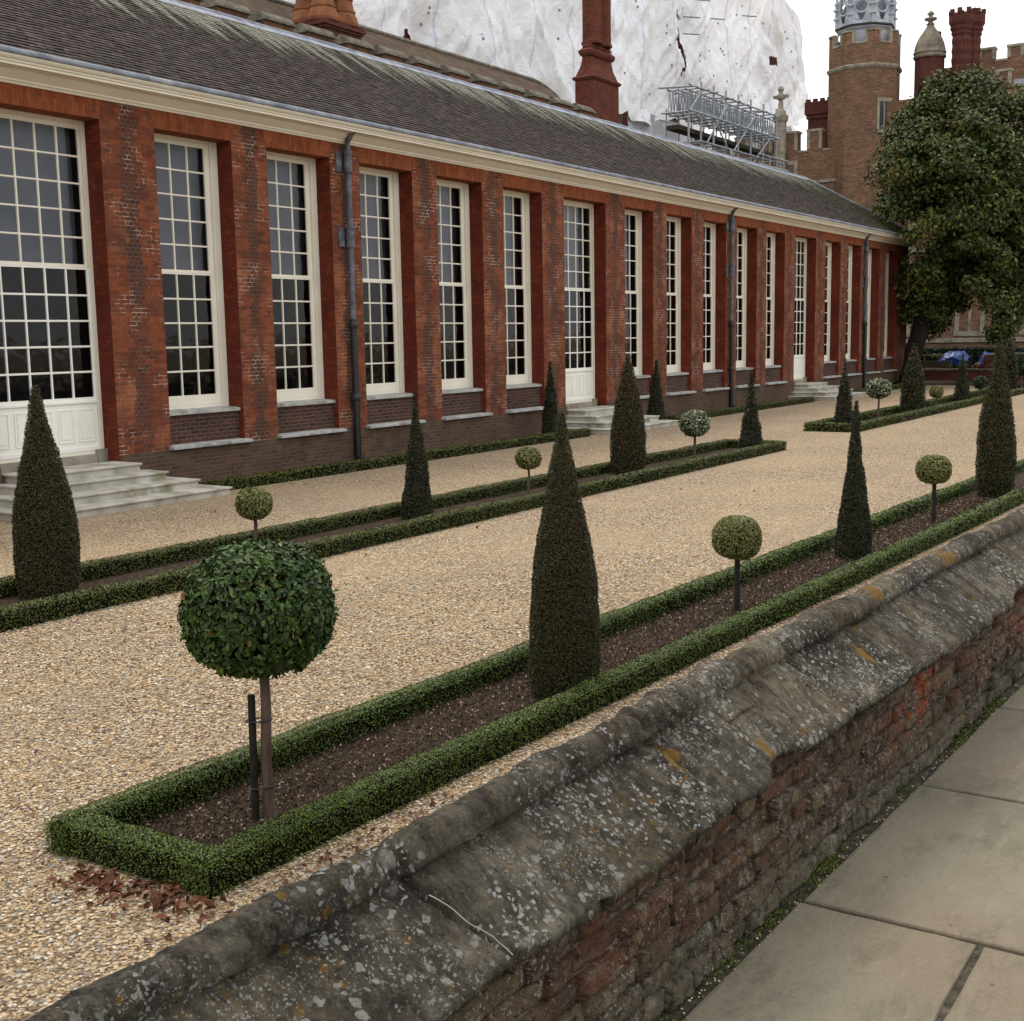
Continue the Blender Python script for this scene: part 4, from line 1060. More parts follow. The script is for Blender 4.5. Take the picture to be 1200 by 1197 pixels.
    def swept(m, prof, mat=0):
        P = np.array(prof); n = len(P)
        A = np.stack([np.full(n, X0), D-P[:, 0], P[:, 1]], 1); B = np.stack([XE+P[:, 0], D-P[:, 0], P[:, 1]], 1); Cc = np.stack([XE+P[:, 0], np.full(n, D+8.6)+P[:, 0], P[:, 1]], 1); E = np.stack([np.full(n, X0), D+8.6+P[:, 0], P[:, 1]], 1)
        V = np.vstack([A, B, Cc, E]); F = [(k*n+i, k*n+i+1, (k+1)*n+i+1, (k+1)*n+i) for k in range(3) for i in range(n-1)]
        m.add(V, F, mat)
    swept(c, prof); c.build('cornice', CREAM, root)
    g = NM(); swept(g, [(.44, 7.05), (.515, 7.05), (.525, 7.075), (.52, 7.115), (.50, 7.135), (.46, 7.14), (.38, 7.13)]); g.build('gutter', LEAD, root)
    # roof: rows of clay tiles
    ye, ze, yr, zr = D-.46, 7.11, 21.55, 9.95
    XH = 59.3; XC = X1+.46
    t = NM()
    yb2 = 2*yr-ye
    t.add([(X0, ye, ze), (XC, ye, ze), (XH, yr, zr), (X0, yr, zr)], [(0, 1, 2, 3)], 1)
    t.add([(X0, yb2, ze), (XC, yb2, ze), (XH, yr, zr), (X0, yr, zr)], [(3, 2, 1, 0)], 1)
    t.add([(XC, ye, ze), (XC, yb2, ze), (XH, yr, zr)], [(0, 1, 2)], 1)
    rows = 38; sl_ = math.hypot(yr-ye, zr-ze); dy, dz = (yr-ye)/sl_, (zr-ze)/sl_; rr = sl_/rows
    nrm = np.array([0, -dz, dy])
    rt = np.random.default_rng(3)
    for j in range(rows):
        s0 = j*rr
        xend = XC-(XC-XH)*(s0/sl_)-.05
        tw = .165; xs = np.arange(4.0-(j % 2)*tw/2, xend-tw*.5, tw); n = len(xs)
        j3 = rt.normal(size=(n, 3))
        x0 = xs+.003; x1 = np.minimum(xs+tw-.003, xend); drop = rt.random(n)*.008
        sa = s0-.012-drop+ vnoise(np.column_stack([xs, xs*0+j, xs*0]), .8, 3)*.006; sb = s0+rr*1.3
        lift0 = .036+.003*j3[:, 0].clip(-1.5, 1.5); th = .022
        def pt(x, s, up):
            return np.stack([x, ye+dy*s+nrm[1]*up, ze+dz*s+nrm[2]*up], 1)
        tw_ = .002*j3[:, 1]
        a0 = pt(x0, sa, lift0+tw_); a1 = pt(x1, sa, lift0-tw_); b1 = pt(x1, np.full(n, sb), .012); b0 = pt(x0, np.full(n, sb), .012)
        c0 = pt(x0, sa, lift0+tw_-th); c1 = pt(x1, sa, lift0-tw_-th)
        V = np.stack([a0, a1, b1, b0, c0, c1], 1).reshape(-1, 3); base = (np.arange(n)*6)[:, None]
        F = np.vstack([base+np.array([0, 1, 2, 3]), base+np.array([4, 5, 1, 0])]); t.add(V, F, 0)
        sx = base+np.array([5, 2, 1]); t.add(V, sx, 0) if False else None
    t.build('roof', [ROOF, ROOF_BROWN], root)
    rd = NM()
    rp_ = [(X0+i*(XH-X0)/60, yr, zr+.035+.012*math.sin(i*1.7)+.006*math.sin(i*5.1)) for i in range(61)]
    rd.tube(rp_, .06, 10)
    hp = [(XH+(XC-XH)*i/14, yr+(ye-yr)*i/14, zr+(ze-zr)*i/14+.03+.006*math.sin(i*2.2)) for i in range(15)]; rd.tube(hp, .06, 8)
    for sgn in (-1, 1):
        A = np.array([(x_, yr+sgn*.22, zr-.22*dz/dy+.045+.006*math.sin(x_*3)) for x_ in np.linspace(X0, XH, 80)]); B = np.array([(x_, yr, zr+.075) for x_ in np.linspace(X0, XH, 80)])
        rd.add(np.vstack([A, B]), [(i, i+1, 80+i+1, 80+i) for i in range(79)])
    rd.build('ridge_flashing', LEAD, root)
    # downpipes
    for px in (20.66, 41.0, 56.15):
        o = thing('downpipe', None, None, (px, D, 0)); o.parent = root; o.location = (px-30, 0, 0)
        p = NM(); y = D-.12
        p.tube([(px, D-.34, 6.96), (px, D-.22, 6.86), (px, y, 6.72), (px, y, 6.60)], .055, 10)
        p.tube([(px, y, 6.65), (px, y, 3.0)], .062, 12)
        for z in (6.1, 4.55): p.lathe([(.088, 0), (.095, .03), (.088, .06), (.088, .36), (.098, .38), (.098, .44), (.06, .46)], (px, y, z), 14); p.box(px-.26, px-.09, D-.03, D-.004, z+.02, z+.42)
        p.build('pipe', PIPE, o)
        q = NM(); q.tube([(px, y, 3.05), (px, y, .12), (px, y-.03, .05), (px, y-.12, .02)], .078, 12)
        for z in (2.85, 1.3): q.lathe([(.08, 0), (.10, .02), (.10, .13), (.08, .15)], (px, y, z), 14)
        q.build('lower_pipe', PIPE_BLACK, o)
orangery()

def steps(x0, x1, label):
    root = thing('stone_steps', label, 'steps', ((x0+x1)/2, 16.5, 0), 'flights of pale stone steps below the doors')
    tops = [.14, .285, .43, .57]
    for i, z in enumerate(tops):
        ex = .78-.30*i-.02; yf = 15.66+.45*i
        xa, xb = x0-ex, x1+ex
        m = NM(); zb = 0 if i == 0 else tops[i-1]-.005
        yb = D-.06 if i < 3 else D+.15
        if i == 3: xa, xb = x0+.05, x1-.02
        m.box(xa+.035, xb-.035, yf+.035, yb, zb, z-.045)
        # nosed tread
        V = []; pr = [(0.035, z-.045), (.008, z-.04), (0, z-.028), (0, z-.012), (.01, z-.002), (.02, z)]
        P = np.array(pr); n = len(P)
        A = np.stack([xa+P[:, 0], np.full(n, yb), P[:, 1]], 1); B = np.stack([xa+P[:, 0], yf+P[:, 0], P[:, 1]], 1); C_ = np.stack([xb-P[:, 0], yf+P[:, 0], P[:, 1]], 1); E = np.stack([xb-P[:, 0], np.full(n, yb), P[:, 1]], 1)
        V = np.vstack([A, B, C_, E]); F = [(k*n+j, (k+1)*n+j, (k+1)*n+j+1, k*n+j+1) for k in range(3) for j in range(n-1)]
        m.add(V, F); m.add([V[n-1], V[2*n-1], V[3*n-1], V[4*n-1]], [(0, 1, 2, 3)])
        m.build('step', STEPMAT, root)
def m_step():
    M = MT('mossy_step_stone', .88, .2)
    c = M.ramp(M.noise(2.2, 5, .6), [(.3, (.34, .315, .26)), (.5, (.52, .485, .41)), (.7, (.66, .625, .55))])
    c = M.mix(c, (.16, .15, .05), M.ramp(M.noise(1.6, 4, .6), [(.54, 0), (.68, .65)]))
    M.col(c); M.bump(M.noise(40, 5), .004); return M.m
STEPMAT = m_step()
steps(12.02, 14.38, 'flight of pale stone steps below the door at the left edge')
steps(29.75, 32.11, 'flight of pale stone steps below the middle door')
steps(47.49, 49.85, 'farthest flight of pale stone steps, before the third door')

# ------------------------------------------------------------------ things behind the roof
def rear_parapet():
    root = thing('parapet_wall', 'row of stone-capped brick merlons showing over the roof ridge, before the brown roof', 'parapet', (35, 27, 0))
    m = NM(); m.box(20, 47, 26.85, 27.35, 0, 11.35); m.build('wall', TUDOR, root)
    for k in range(14):
        x = 22.55+1.86*k
        b = NM(); b.box(x, x+1.22, 26.86, 27.34, 11.352, 12.02); b.build('merlon', TUDOR, root)
        c = NM(); c.prism([(-.10, 0), (-.10, .06), (-.02, .09), (.0, .14), (.06, .17), (.09, .23), (.25, .30), (.42, .22), (.60, .05), (.60, 0)], (x-.06, 26.84, 12.023), (x+1.28, 26.84, 12.023), (0, 1, 0), (0, 0, 1)); c.build('cap', CAPSTONE, root)
CAPSTONE = m_noise('dark_cap_stone', [(.3, (.09, .08, .065)), (.5, (.19, .17, .135)), (.72, (.33, .29, .23))], 4, .92, .01, 20)
rear_parapet()
def brown_roof():
    root = thing('brown_roofed_range', 'low range with a mossy brown tiled roof behind the merlons', 'building', (40, 31, 0))
    m = NM(); m.box(26, 52.5, 29.2, 36, 0, 12.4); m.build('wall', TUDOR, root)
    r = NM()
    pts = [(26, 28.3, 12.5), (51.5, 28.3, 12.5), (50.8, 31, 14.18), (26, 31, 14.18)]
    # right-hand verge bows down
    n = 30; xs = np.linspace(26, 53.5, n); zt = np.where(xs > 49.5, 14.18-((xs-49.5)/4.0)**2*1.3, 14.18)
    A = np.stack([xs, np.full(n, 28.4), np.minimum(12.2, zt)], 1); B = np.stack([xs, np.full(n, 31.0), zt], 1); Cc = np.stack([xs, np.full(n, 34.5), np.full(n, 12.2)], 1)
    V = np.vstack([A, B, Cc]); F = [(i, i+1, n+i+1, n+i) for i in range(n-1)]+[(n+i, n+i+1, 2*n+i+1, 2*n+i) for i in range(n-1)]
    r.add(V, F); r.build('roof', ROOF_BROWN, root)
    rt = NM(); rt.tube([(x_, 31, z_+.03) for x_, z_ in zip(xs, zt)], .09, 8); rt.build('ridge_tiles', CAPSTONE, root)
brown_roof()
def chimneys():
    # clustered orange chimney, bell-shaped flues
    root = thing('chimney_stack', 'ornate orange brick chimney with four ribbed flues rising behind the roof at the top', 'chimney', (33.1, 28.8, 0))
    b = NM(); b.box(32.1, 33.95, 28.0, 29.5, 8, 12.75); b.build('base', TUDOR_RED, root)
    c = NM()
    for k, (e, z0, z1) in enumerate(((.06, 12.75, 12.84), (.13, 12.84, 12.95), (.07, 12.95, 13.02))): c.box(32.1-e, 33.95+e, 28.0-e, 29.5+e, z0+.001*k, z1)
    c.build('corbel', TUDOR_RED, root)
    for fx, fy_ in ((32.52, 28.40), (33.50, 28.40), (32.52, 29.12), (33.50, 29.12)):
        f = NM()
        prof = [(.55, 13.02), (.56, 13.12), (.50, 13.3), (.44, 13.45), (.47, 13.47), (.47, 13.52), (.42, 13.53), (.38, 13.72), (.35, 13.86), (.39, 13.88), (.39, 13.93), (.34, 13.94), (.31, 14.1), (.30, 14.6), (.33, 14.62), (.33, 14.68), (.29, 14.7), (.29, 17.2), (.42, 17.3), (.42, 17.6)]
        f.lathe(prof, (fx, fy_, 0), 8, smooth=False, rot=math.pi/8); f.build('flue', TERRA, root)
    # tall dark chimney
    root = thing('chimney_stack', 'tall dark red brick chimney standing before the white sheeting, nearly at the roof ridge', 'chimney', (54.8, 30.8, 0))
    b = NM(); x0, x1, y0, y1 = 53.55, 56.1, 30.0, 31.0
    b.box(x0, x1, y0, y1, 8, 14.75); b.build('base', TUDOR_DARK, root)
    c = NM()
    def fr(z0, z1, e0, e1):
        c.add([(x0-e0, y0-e0, z0), (x1+e0, y0-e0, z0), (x1+e0, y1+e0, z0), (x0-e0, y1+e0, z0), (x0-e1, y0-e1, z1), (x1+e1, y0-e1, z1), (x1+e1, y1+e1, z1), (x0-e1, y1+e1, z1)], [(0, 3, 2, 1), (4, 5, 6, 7), (0, 1, 5, 4), (1, 2, 6, 5), (2, 3, 7, 6), (3, 0, 4, 7)])
    fr(14.752, 14.86, .05, .12); fr(14.862, 14.95, .12, .02); fr(14.952, 15.45, -.02, -.20); fr(15.452, 15.9, -.20, -.27); fr(15.902, 16.02, -.20, -.13); fr(16.022, 16.16, -.13, -.12); fr(16.162, 16.32, -.14, -.30); fr(16.322, 16.5, -.25, -.30)
    c.build('shoulder', TUDOR_DARK, root)
    for fx in (54.35, 55.3):
        f = NM(); f.lathe([(.52, 16.502), (.52, 16.62), (.46, 16.66), (.46, 20.6), (.6, 20.8), (.6, 21.2)], (fx, 30.5, 0), 8, smooth=False, rot=math.pi/8); f.build('flue', TUDOR_DARK, root)
chimneys()

# ---- white-sheeted scaffolded building
def m_tarp():
    M = MT('white_sheeting', .6, .25)
    c = M.ramp(M.noise(.28, 5, .6), [(.3, (.82, .84, .87)), (.5, (.90, .91, .925)), (.7, (.94, .94, .94))])
    x = M.xyz()
    pid = M.n('ShaderNodeTexWhiteNoise'); cb = M.n('ShaderNodeCombineXYZ')
    M.L.new(M.math('FLOOR', M.math('MULTIPLY', M.math('ADD', x[0], 102.6), 1/5.2)), cb.inputs[0]); M.L.new(M.math('FLOOR', M.math('MULTIPLY', x[2], 1/9.0)), cb.inputs[1]); M.L.new(cb.outputs[0], pid.inputs[0])
    c = M.mix(c, (.70, .70, .69), M.ramp(pid.outputs[0], [(.3, 0), (1, .45)]))
    fx = M.math('FRACT', M.math('MULTIPLY', M.math('ADD', x[0], 100.0), 1/5.2))
    seam = M.math('LESS_THAN', M.math('ABSOLUTE', M.math('SUBTRACT', fx, .5)), .016)
    c = M.mix(c, (.50, .58, .72), M.math('MULTIPLY', seam, .6))
    M.col(c); M.bump(M.math('ADD', M.noise(1.1, 5, .6, None, .6), M.math('MULTIPLY', M.noise(5, 4, .7, None, 1.0), .3)), .25, .9)
    tl = M.n('ShaderNodeBsdfTranslucent'); M.L.new(c, tl.inputs[0])
    mx = M.n('ShaderNodeMixShader'); mx.inputs[0].default_value = .15
    out = [n for n in M.N if n.type == 'OUTPUT_MATERIAL'][0]
    M.L.new(M.b.outputs[0], mx.inputs[1]); M.L.new(tl.outputs[0], mx.inputs[2]); M.L.new(mx.outputs[0], out.inputs[0])
    return M.m
TARP = m_tarp()
def wrapped():
    root = thing('sheeted_building', 'huge building shrouded in crumpled white scaffold sheeting behind the roof', 'building', (80, 46, 0))
    nx_, nz_ = 460, 150
    xs = np.linspace(34, 122.5, nx_)
    zt = np.where(xs < 108, 39.0, 39.0-(xs-108)*.62); zt = np.where(xs > 118, zt-(xs-118)**2*.22, zt)
    zb = np.interp(xs, [34, 76, 79, 84, 88, 92, 96, 104, 112, 119, 122.5], [17, 17, 18.3, 18.9, 18.7, 19.4, 19.0, 20.5, 21.5, 22.5, 23.8])
    zb = zb + vnoise(np.column_stack([xs, xs*0, xs*0]), .5, 4, 3)*.5
    X = np.repeat(xs, nz_).reshape(nx_, nz_); T = np.tile(np.linspace(0, 1, nz_), nx_).reshape(nx_, nz_)
    Z = zb[:, None]+(zt-zb)[:, None]*T
    x_, z_ = X.ravel(), Z.ravel(); o = np.zeros_like(x_)
    seam = np.abs(((x_+100)/5.2) % 1-.5)
    amp = np.clip(.5-seam, 0, .5)*2
    bil = np.cos(((x_+100)/5.2-.5)*2*np.pi)
    y = 45-.5*(.5-.5*bil)
    def ridged(Q, s, seed): return 1-np.abs(vnoise(Q, s, seed, 3))*2
    q1 = np.stack([x_+z_*.7, z_*.25-x_*.1, o], 1); q2 = np.stack([x_-z_*.9, z_*.3, o+5], 1); q3 = np.stack([x_*.8, z_*.18, o+9], 1)
    m1 = np.clip(vnoise(np.stack([x_, z_, o], 1), .13, 7, 2)*1.5+.5, 0, 1)
    y = y-ridged(q1, .5, 11)*.46*m1-ridged(q2, .55, 12)*.44*(1-m1)-ridged(q3, .85, 13)*.2-ridged(q1, 1.6, 17)*.10
    y = y-vnoise(np.stack([x_, z_, o], 1), .3, 5, 2)*.6
    Xd = x_+vnoise(np.stack([x_, z_, o], 1), .5, 15, 2)*.18*(x_ > 115)*np.clip((x_-115)/4, 0, 1)*2
    # the looser corner blows out
    V = np.stack([Xd, y, z_], 1)
    idx = np.arange(nx_*nz_).reshape(nx_, nz_)
    F = np.stack([idx[:-1, :-1], idx[1:, :-1], idx[1:, 1:], idx[:-1, 1:]], -1).reshape(-1, 4)
    # torn openings
    cx_ = x_[F].mean(1); cz_ = z_[F].mean(1)
    hole = (np.abs(cx_-92.6+.25*np.sin(cz_*2.3)) < .28+.12*np.sin(cz_*1.3)) & (cz_ > 22.8) & (cz_ < 27.8)
    hole |= (np.abs(cx_-112.8) < .95) & (np.abs(cz_-27.4-(cx_-112.8)*.15) < .38)
    hole |= (np.abs(cx_-58.5) < .7) & (np.abs(cz_-19.2+(cx_-58.5)*.5) < .4)
    F = F[~hole]
    m = NM(); m.add(V, F, 0, smooth=True)
    # the side sheet; the top of the scaffold is open
    side = V[idx[-1]]; sb = side+np.array([-1.5, 22, 0]); k = len(side)
    m.add(np.vstack([side, sb]), [(i, k+i, k+i+1, i+1) for i in range(k-1)], 0, smooth=True)
    m.build('sheeting', TARP, root)
    b = NM(); b.box(34, 118, 53.5, 66, 0, 27.5); b.build('wall', TUDOR_RED, root)
    for hx0, hx1, hz0, hz1 in ((91.4, 98.0, 22.3, 31.0), (111.0, 118.5, 26.2, 31.5), (57.3, 62.7, 18.0, 22.5)):
        b = NM(); b.box(hx0, hx1, 45.7, 46.0, hz0, hz1); b.build('dark_backing', TUDOR_DARK, root)  # added dark panels behind the tears, so the openings read as shaded
    # lower hanging sheets, boards and poles under the main shroud
    lo = NM()
    def cloth(x0, x1, z0, z1, y0, seed, drop=.4):
        a, c_ = 26, 14; S, Tt = np.meshgrid(np.linspace(0, 1, a), np.linspace(0, 1, c_), indexing='ij')
        xx = x0+(x1-x0)*S; zz = z0+(z1-z0)*Tt-drop*np.sin(S*np.pi)*(1-Tt)
        Q = np.stack([xx.ravel(), zz.ravel(), xx.ravel()*0], 1); yy = y0+vnoise(Q, .8, seed, 3)*.4
        V = np.stack([xx.ravel(), yy, zz.ravel()], 1); ii = np.arange(a*c_).reshape(a, c_)
        lo.add(V, np.stack([ii[:-1, :-1], ii[1:, :-1], ii[1:, 1:], ii[:-1, 1:]], -1).reshape(-1, 4), 0, smooth=True)
    cloth(85, 97, 15.0, 19.4, 44.6, 3, .5); cloth(97, 108, 14.5, 18.8, 44.4, 4, .8); cloth(104, 116, 16.5, 20.5, 44.0, 5, .6)
    lo.build('lower_sheet', m_noise('grey_sheeting', [(.3, (.20, .21, .23)), (.55, (.36, .37, .39)), (.75, (.62, .62, .62))], .5, .7, .05, 3), root)
    wb = NM(); wb.box(79, 85.5, 45.4, 47.4, 5, 19.2); wb.build('timber_boarding', m_noise('tan_boards', [(.3, (.20, .14, .08)), (.7, (.34, .26, .16))], 1.5, .9, .01, 10), root)
    # sloping sheet falling to the right
    sm = NM(); a = 30
    P0, P1 = np.array([119.5, 45.5, 24.6]), np.array([131.0, 46.5, 18.2])
    tt = np.linspace(0, 1, a)
    U_ = P0[None]+(P1-P0)[None]*tt[:, None]+np.column_stack([tt*0, tt*0, vnoise(np.column_stack([tt*10, tt*0, tt*0]), 1, 2, 2)*.25])
    L_ = U_+np.array([-.6, -.5, -1.7])
    sm.add(np.vstack([L_, U_, U_+np.array([0, 3, 0])]), [(i, i+1, a+i+1, a+i) for i in range(a-1)]+[(a+i, a+i+1, 2*a+i+1, 2*a+i) for i in range(a-1)], 0, smooth=True)
    sm.build('sloping_sheet', TARP, root)
    # poles and clips showing through
    pz = NM()
    for k in range(13):
        x = 44.2+5.2*k
        if x > 76 or x < 70: pz.tube([(x+1.0, 44.9, 18), (x+1.0, 44.9, 39)], .03, 6)
    r = np.random.default_rng(9)
    for k in range(170):
        x = 40+r.random()*78; z = 20+r.random()*12
        x = round((x-44.2)/2.6)*2.6+44.2+r.normal()*.08
        jx = int(np.argmin(np.abs(xs-x))); jz = int(np.argmin(np.abs(Z[jx]-z))); yy_ = float(y[idx[jx, jz]])
        pz.box(x-.07, x+.07, yy_-.06, yy_+.02, z-.07, z+.07)
    for x, z in ((96, 29.2), (98.8, 28.3), (105.8, 29.9), (94, 27.5), (93.9, 26.2)): pz.tube([(x-.9, 44, z-.1), (x+.9, 43.4, z+.08)], .05, 6)
    pz.build('scaffold_pole', m_noise('galvanised', [(.3, (.14, .15, .17)), (.7, (.34, .36, .38))], 3, .5, .0), root)
wrapped()

STEEL = m_noise('galvanised_tube', [(.3, (.22, .245, .27)), (.7, (.42, .45, .47))], 2, .5, .0, spec=.5)
def scaffold():
    root = thing('scaffold', 'open scaffold of grey tubes with lattice beams behind the far roof ridge', 'scaffold', (66, 29, 0))
    def pole(name, pts, r=.055, mat=STEEL):
        m = NM(); m.tube(pts, r, 6); return m.build(name, mat, root)
    xs = [59.9, 61.4, 63.0, 64.6, 66.3, 68.1, 70.0, 72.0]
    for i, x in enumerate(xs):
        h = 15.55 if i else 14.2
        pole('standard', [(x, 28, 8), (x, 28, h+.02*i)]); 
        pole('standard', [(x+.9, 29.7, 8), (x+.9, 29.7, h+.1)], .04)
    for z, x0, x1, y in ((15.2, 59.7, 72.2, 28.0), (13.95, 59.7, 72.2, 28.0), (12.55, 61, 73, 28.0), (15.3, 60.6, 74, 29.7), (14.05, 60.6, 74, 29.7), (12.7, 61.5, 74, 29.7), (12.2, 68.8, 73.5, 27.9), (12.75, 68.8, 73.5, 27.9)):
        pole('ledger', [(x0, y-.1, z), (x1, y-.1, z+.04)], .05)
    r = np.random.default_rng(5)
    for i in range(13):
        x = 59.9+.98*i
        pole('transom', [(x, 27.75-r.random()*.2, 15.15+.05*r.normal()), (x+.1, 29.5+r.random()*.5, 15.25)], .045)
        pole('transom', [(x, 27.8-r.random()*.2, 13.9), (x+.1, 29.6, 13.95)], .045)
        if i % 2: pole('transom', [(x, 27.8, 12.5), (x+.1, 29.8, 12.55)], .04)
    for y, zb, zt in ((28.35, 13.95, 15.1), (28.8, 14.0, 15.1), (29.3, 14.05, 15.15)):
        lb = NM(); lb.tube([(60.2, y, zb), (72.6, y, zb)], .04, 6); lb.tube([(60.2, y, zt), (72.6, y, zt)], .04, 6)
        k = 34
        for i in range(k):
            x = 60.2+12.2*i/k
            lb.tube([(x, y, zb), (x+.18, y, zt)], .026, 5, cap=False); lb.tube([(x+.18, y, zt), (x+.36, y, zb)], .026, 5, cap=False)
        lb.build('lattice_beam', STEEL, root)
    for (x0, z0, x1, z1) in ((59.9, 13.9, 61.6, 15.3), (61.4, 12, 64.6, 14.8), (63, 13.9, 65.6, 12.0), (64.6, 11.8, 68.6, 14.8), (68.1, 12, 71, 13.9)): pole('brace', [(x0, 27.95, z0), (x1, 27.95, z1)], .045)
    bd = NM(); bd.box(60.6, 73.6, 28.9, 29.6, 13.2, 13.42); bd.box(65, 79, 31.9, 32.0, 11.0, 13.0)
    bd.build('walkway_board', m_noise('dark_boards', [(.3, (.035, .027, .02)), (.7, (.09, .07, .05))], 2, .9, .01), root)
    for i in range(4):
        pole('guard_post', [(69.4+i*1.1, 27.8, 12.2), (69.4+i*1.1, 27.8, 12.75)], .045)
scaffold()

# ---- Tudor range on the right: wall, battlements, tower, turret, chimneys
def merlon_row(root, x, y0, y1, zg, zm, mw, gw, d=.7, start=0.0, capmat=None):
    """solid battlement along y with stone-edged merlons; x = front face"""
    y = y1-start; k = 0
    while y-mw > y0:
        m = NM(); m.box(x, x+d, y-mw, y, zg+.002, zm); m.build('merlon', TUDOR, root)
        c = NM(); c.box(x-.06, x+d+.06, y-mw-.06, y+.06, zm+.001, zm+.16)
        c.box(x-.03, x+.12, y-.20, y+.02, zg+.2, zm-.002); c.box(x-.03, x+.12, y-mw-.02, y-mw+.20, zg+.2, zm-.002)
        c.box(x-.05, x+d+.05, y-mw-gw+.0, y-mw-.065, zg-.0, zg+.14)
        c.build('coping', BATH, root)
        y -= mw+gw; k += 1
def stone_window(root, x, y0, y1, z0, z1, lights=2, transom=False):
    f = NM(); t = .28
    f.box(x-.05, x+.2, y0-t, y0, z0-t, z1+t); f.box(x-.05, x+.2, y1, y1+t, z0-t, z1+t); f.box(x-.052, x+.2, y0+.001, y1-.001, z1, z1+t-.002); f.box(x-.09, x+.2, y0-t-.05, y1+t+.05, z0-t-.04, z0)
    for k in range(1, lights):
        y = y0+(y1-y0)*k/lights; f.box(x-.03, x+.2, y-.09, y+.09, z0+.001, z1-.001)
    if transom: f.box(x-.028, x+.198, y0+.002, y1-.002, (z0+z1)/2-.08, (z0+z1)/2+.08)
    wobj = f.build('window', BATH, root)
    g = NM(); g.box(x+.02, x+.06, y0+.001, y1-.001, z0+.001, z1-.001); g.build('pane', PANEDARK, wobj)
PANEDARK = MT('dark_leaded_glass', .25, .5).col((.018, .018, .02)).m
DOMESTONE = m_noise('grey_brown_stone', [(.3, (.12, .10, .075)), (.5, (.24, .205, .155)), (.7, (.32, .28, .21))], 2.0, .9, .01, 12)
def palace():
    root = thing('palace_range', 'tall old brick palace range with battlements behind the big tree', 'building', (88, 24, 0))
    w = NM()
    w.box(88, 104, 29.0, 44, 0, 15.35)            # left part beside the tower
    w.box(88.6, 104, -6, 28.5, 0, 18.3)           # right part behind the tree
    w.box(93, 106, -6, 24, 0, 20.9)
    w.build('wall', TUDOR, root)
    merlon_row(root, 88, 29.2, 33.7, 15.35, 16.75, 1.05, .75, .8)
    merlon_row(root, 88, 33.7, 44, 15.35, 16.75, 1.05, .75, .8, 1.2)
    merlon_row(root, 88.6, 6, 20.2, 18.3, 19.35, .95, .95, .6, .9)
    merlon_row(root, 93, 6, 22, 20.9, 21.75, 1.05, .85, .6, .55)
    st = NM(); st.box(87.9, 88.0, 29.5, 44, 13.15, 13.35); st.box(88.48, 88.6, -6, 25.2, 1.75, 2.05); st.box(88.5, 88.6, -6, 25.2, 7.2, 7.45); st.box(88.5, 88.6, -6, 25.2, 13.1, 13.35); st.build('string_course', BATH, root)
    stone_window(root, 88, 32.85, 33.5, 13.75, 14.55, 1)
    stone_window(root, 88.6, 19.75, 21.15, 2.5, 5.2, 2)
    stone_window(root, 88.6, 23.2, 24.4, 2.5, 5.2, 2)
    stone_window(root, 88.6, 23.3, 24.6, 8.2, 12.2, 2, True)
    stone_window(root, 88.6, 15.3, 16.9, 2.5, 5.2, 2)
    stone_window(root, 88.6, 19.2, 21.0, 8.2, 11.2, 2, True)
    stone_window(root, 88.6, 14.6, 16.4, 8.2, 11.2, 2, True)
    # pinnacle of stone on the left parapet
    p = NM(); p.lathe([(.42, 10), (.42, 17.55), (.5, 17.6), (.55, 17.8), (.55, 18.0), (.42, 18.05), (.36, 18.3), (.2, 18.45), (.16, 18.9), (.15, 19.1), (.3, 19.15), (.32, 19.4), (.17, 19.5), (.15, 19.7), (.25, 19.78), (.2, 19.95), (.05, 20.05)], (87.6, 33.75, 0), 8, smooth=False, rot=math.pi/8)
    p.box(87.5, 87.7, 33.2, 34.3, 19.22, 19.42); p.build('pinnacle', BATH, root)
    # small crenellated chimney
    c = NM(); c.box(91, 92.2, 31.35, 32.95, 14, 18.1); c.box(90.9, 92.3, 31.25, 33.05, 18.12, 18.4); c.box(90.8, 92.4, 31.15, 33.15, 18.42, 19.3)
    for k in range(4): c.box(90.8, 91.0, 31.15+k*.53, 31.15+k*.53+.32, 19.302, 19.5)
    c.build('chimney', TUDOR_RED, root)
    c = NM(); c.box(91.6, 92.6, 28.9, 29.8, 14, 17.6); c.box(91.5, 92.7, 28.8, 29.9, 17.61, 17.8); c.build('chimney', TUDOR, root)
    # stone-roofed stair turret
    t = NM(); t.lathe([(.98, 10), (.98, 21.05)], (90, 24.0, 0), 8, smooth=False, rot=math.pi/8); t.build('turret', TUDOR_RED, root)
    cp = NM(); cp.lathe([(1.04, 21.05), (1.10, 21.12), (1.10, 21.2), (1.04, 21.25), (1.04, 21.33), (1.10, 21.38), (1.10, 21.46), (1.04, 21.5), (1.03, 21.7), (.95, 22.0), (.80, 22.35), (.58, 22.7), (.36, 23.0), (.24, 23.2), (.23, 23.28), (.31, 23.32), (.2, 23.38), (.15, 23.5), (.42, 23.62), (.40, 23.72), (.15, 23.78), (.13, 23.9), (.26, 23.98), (.14, 24.12), (.03, 24.22)], (90, 24.0, 0), 16)
    cp.build('dome', DOMESTONE, root)
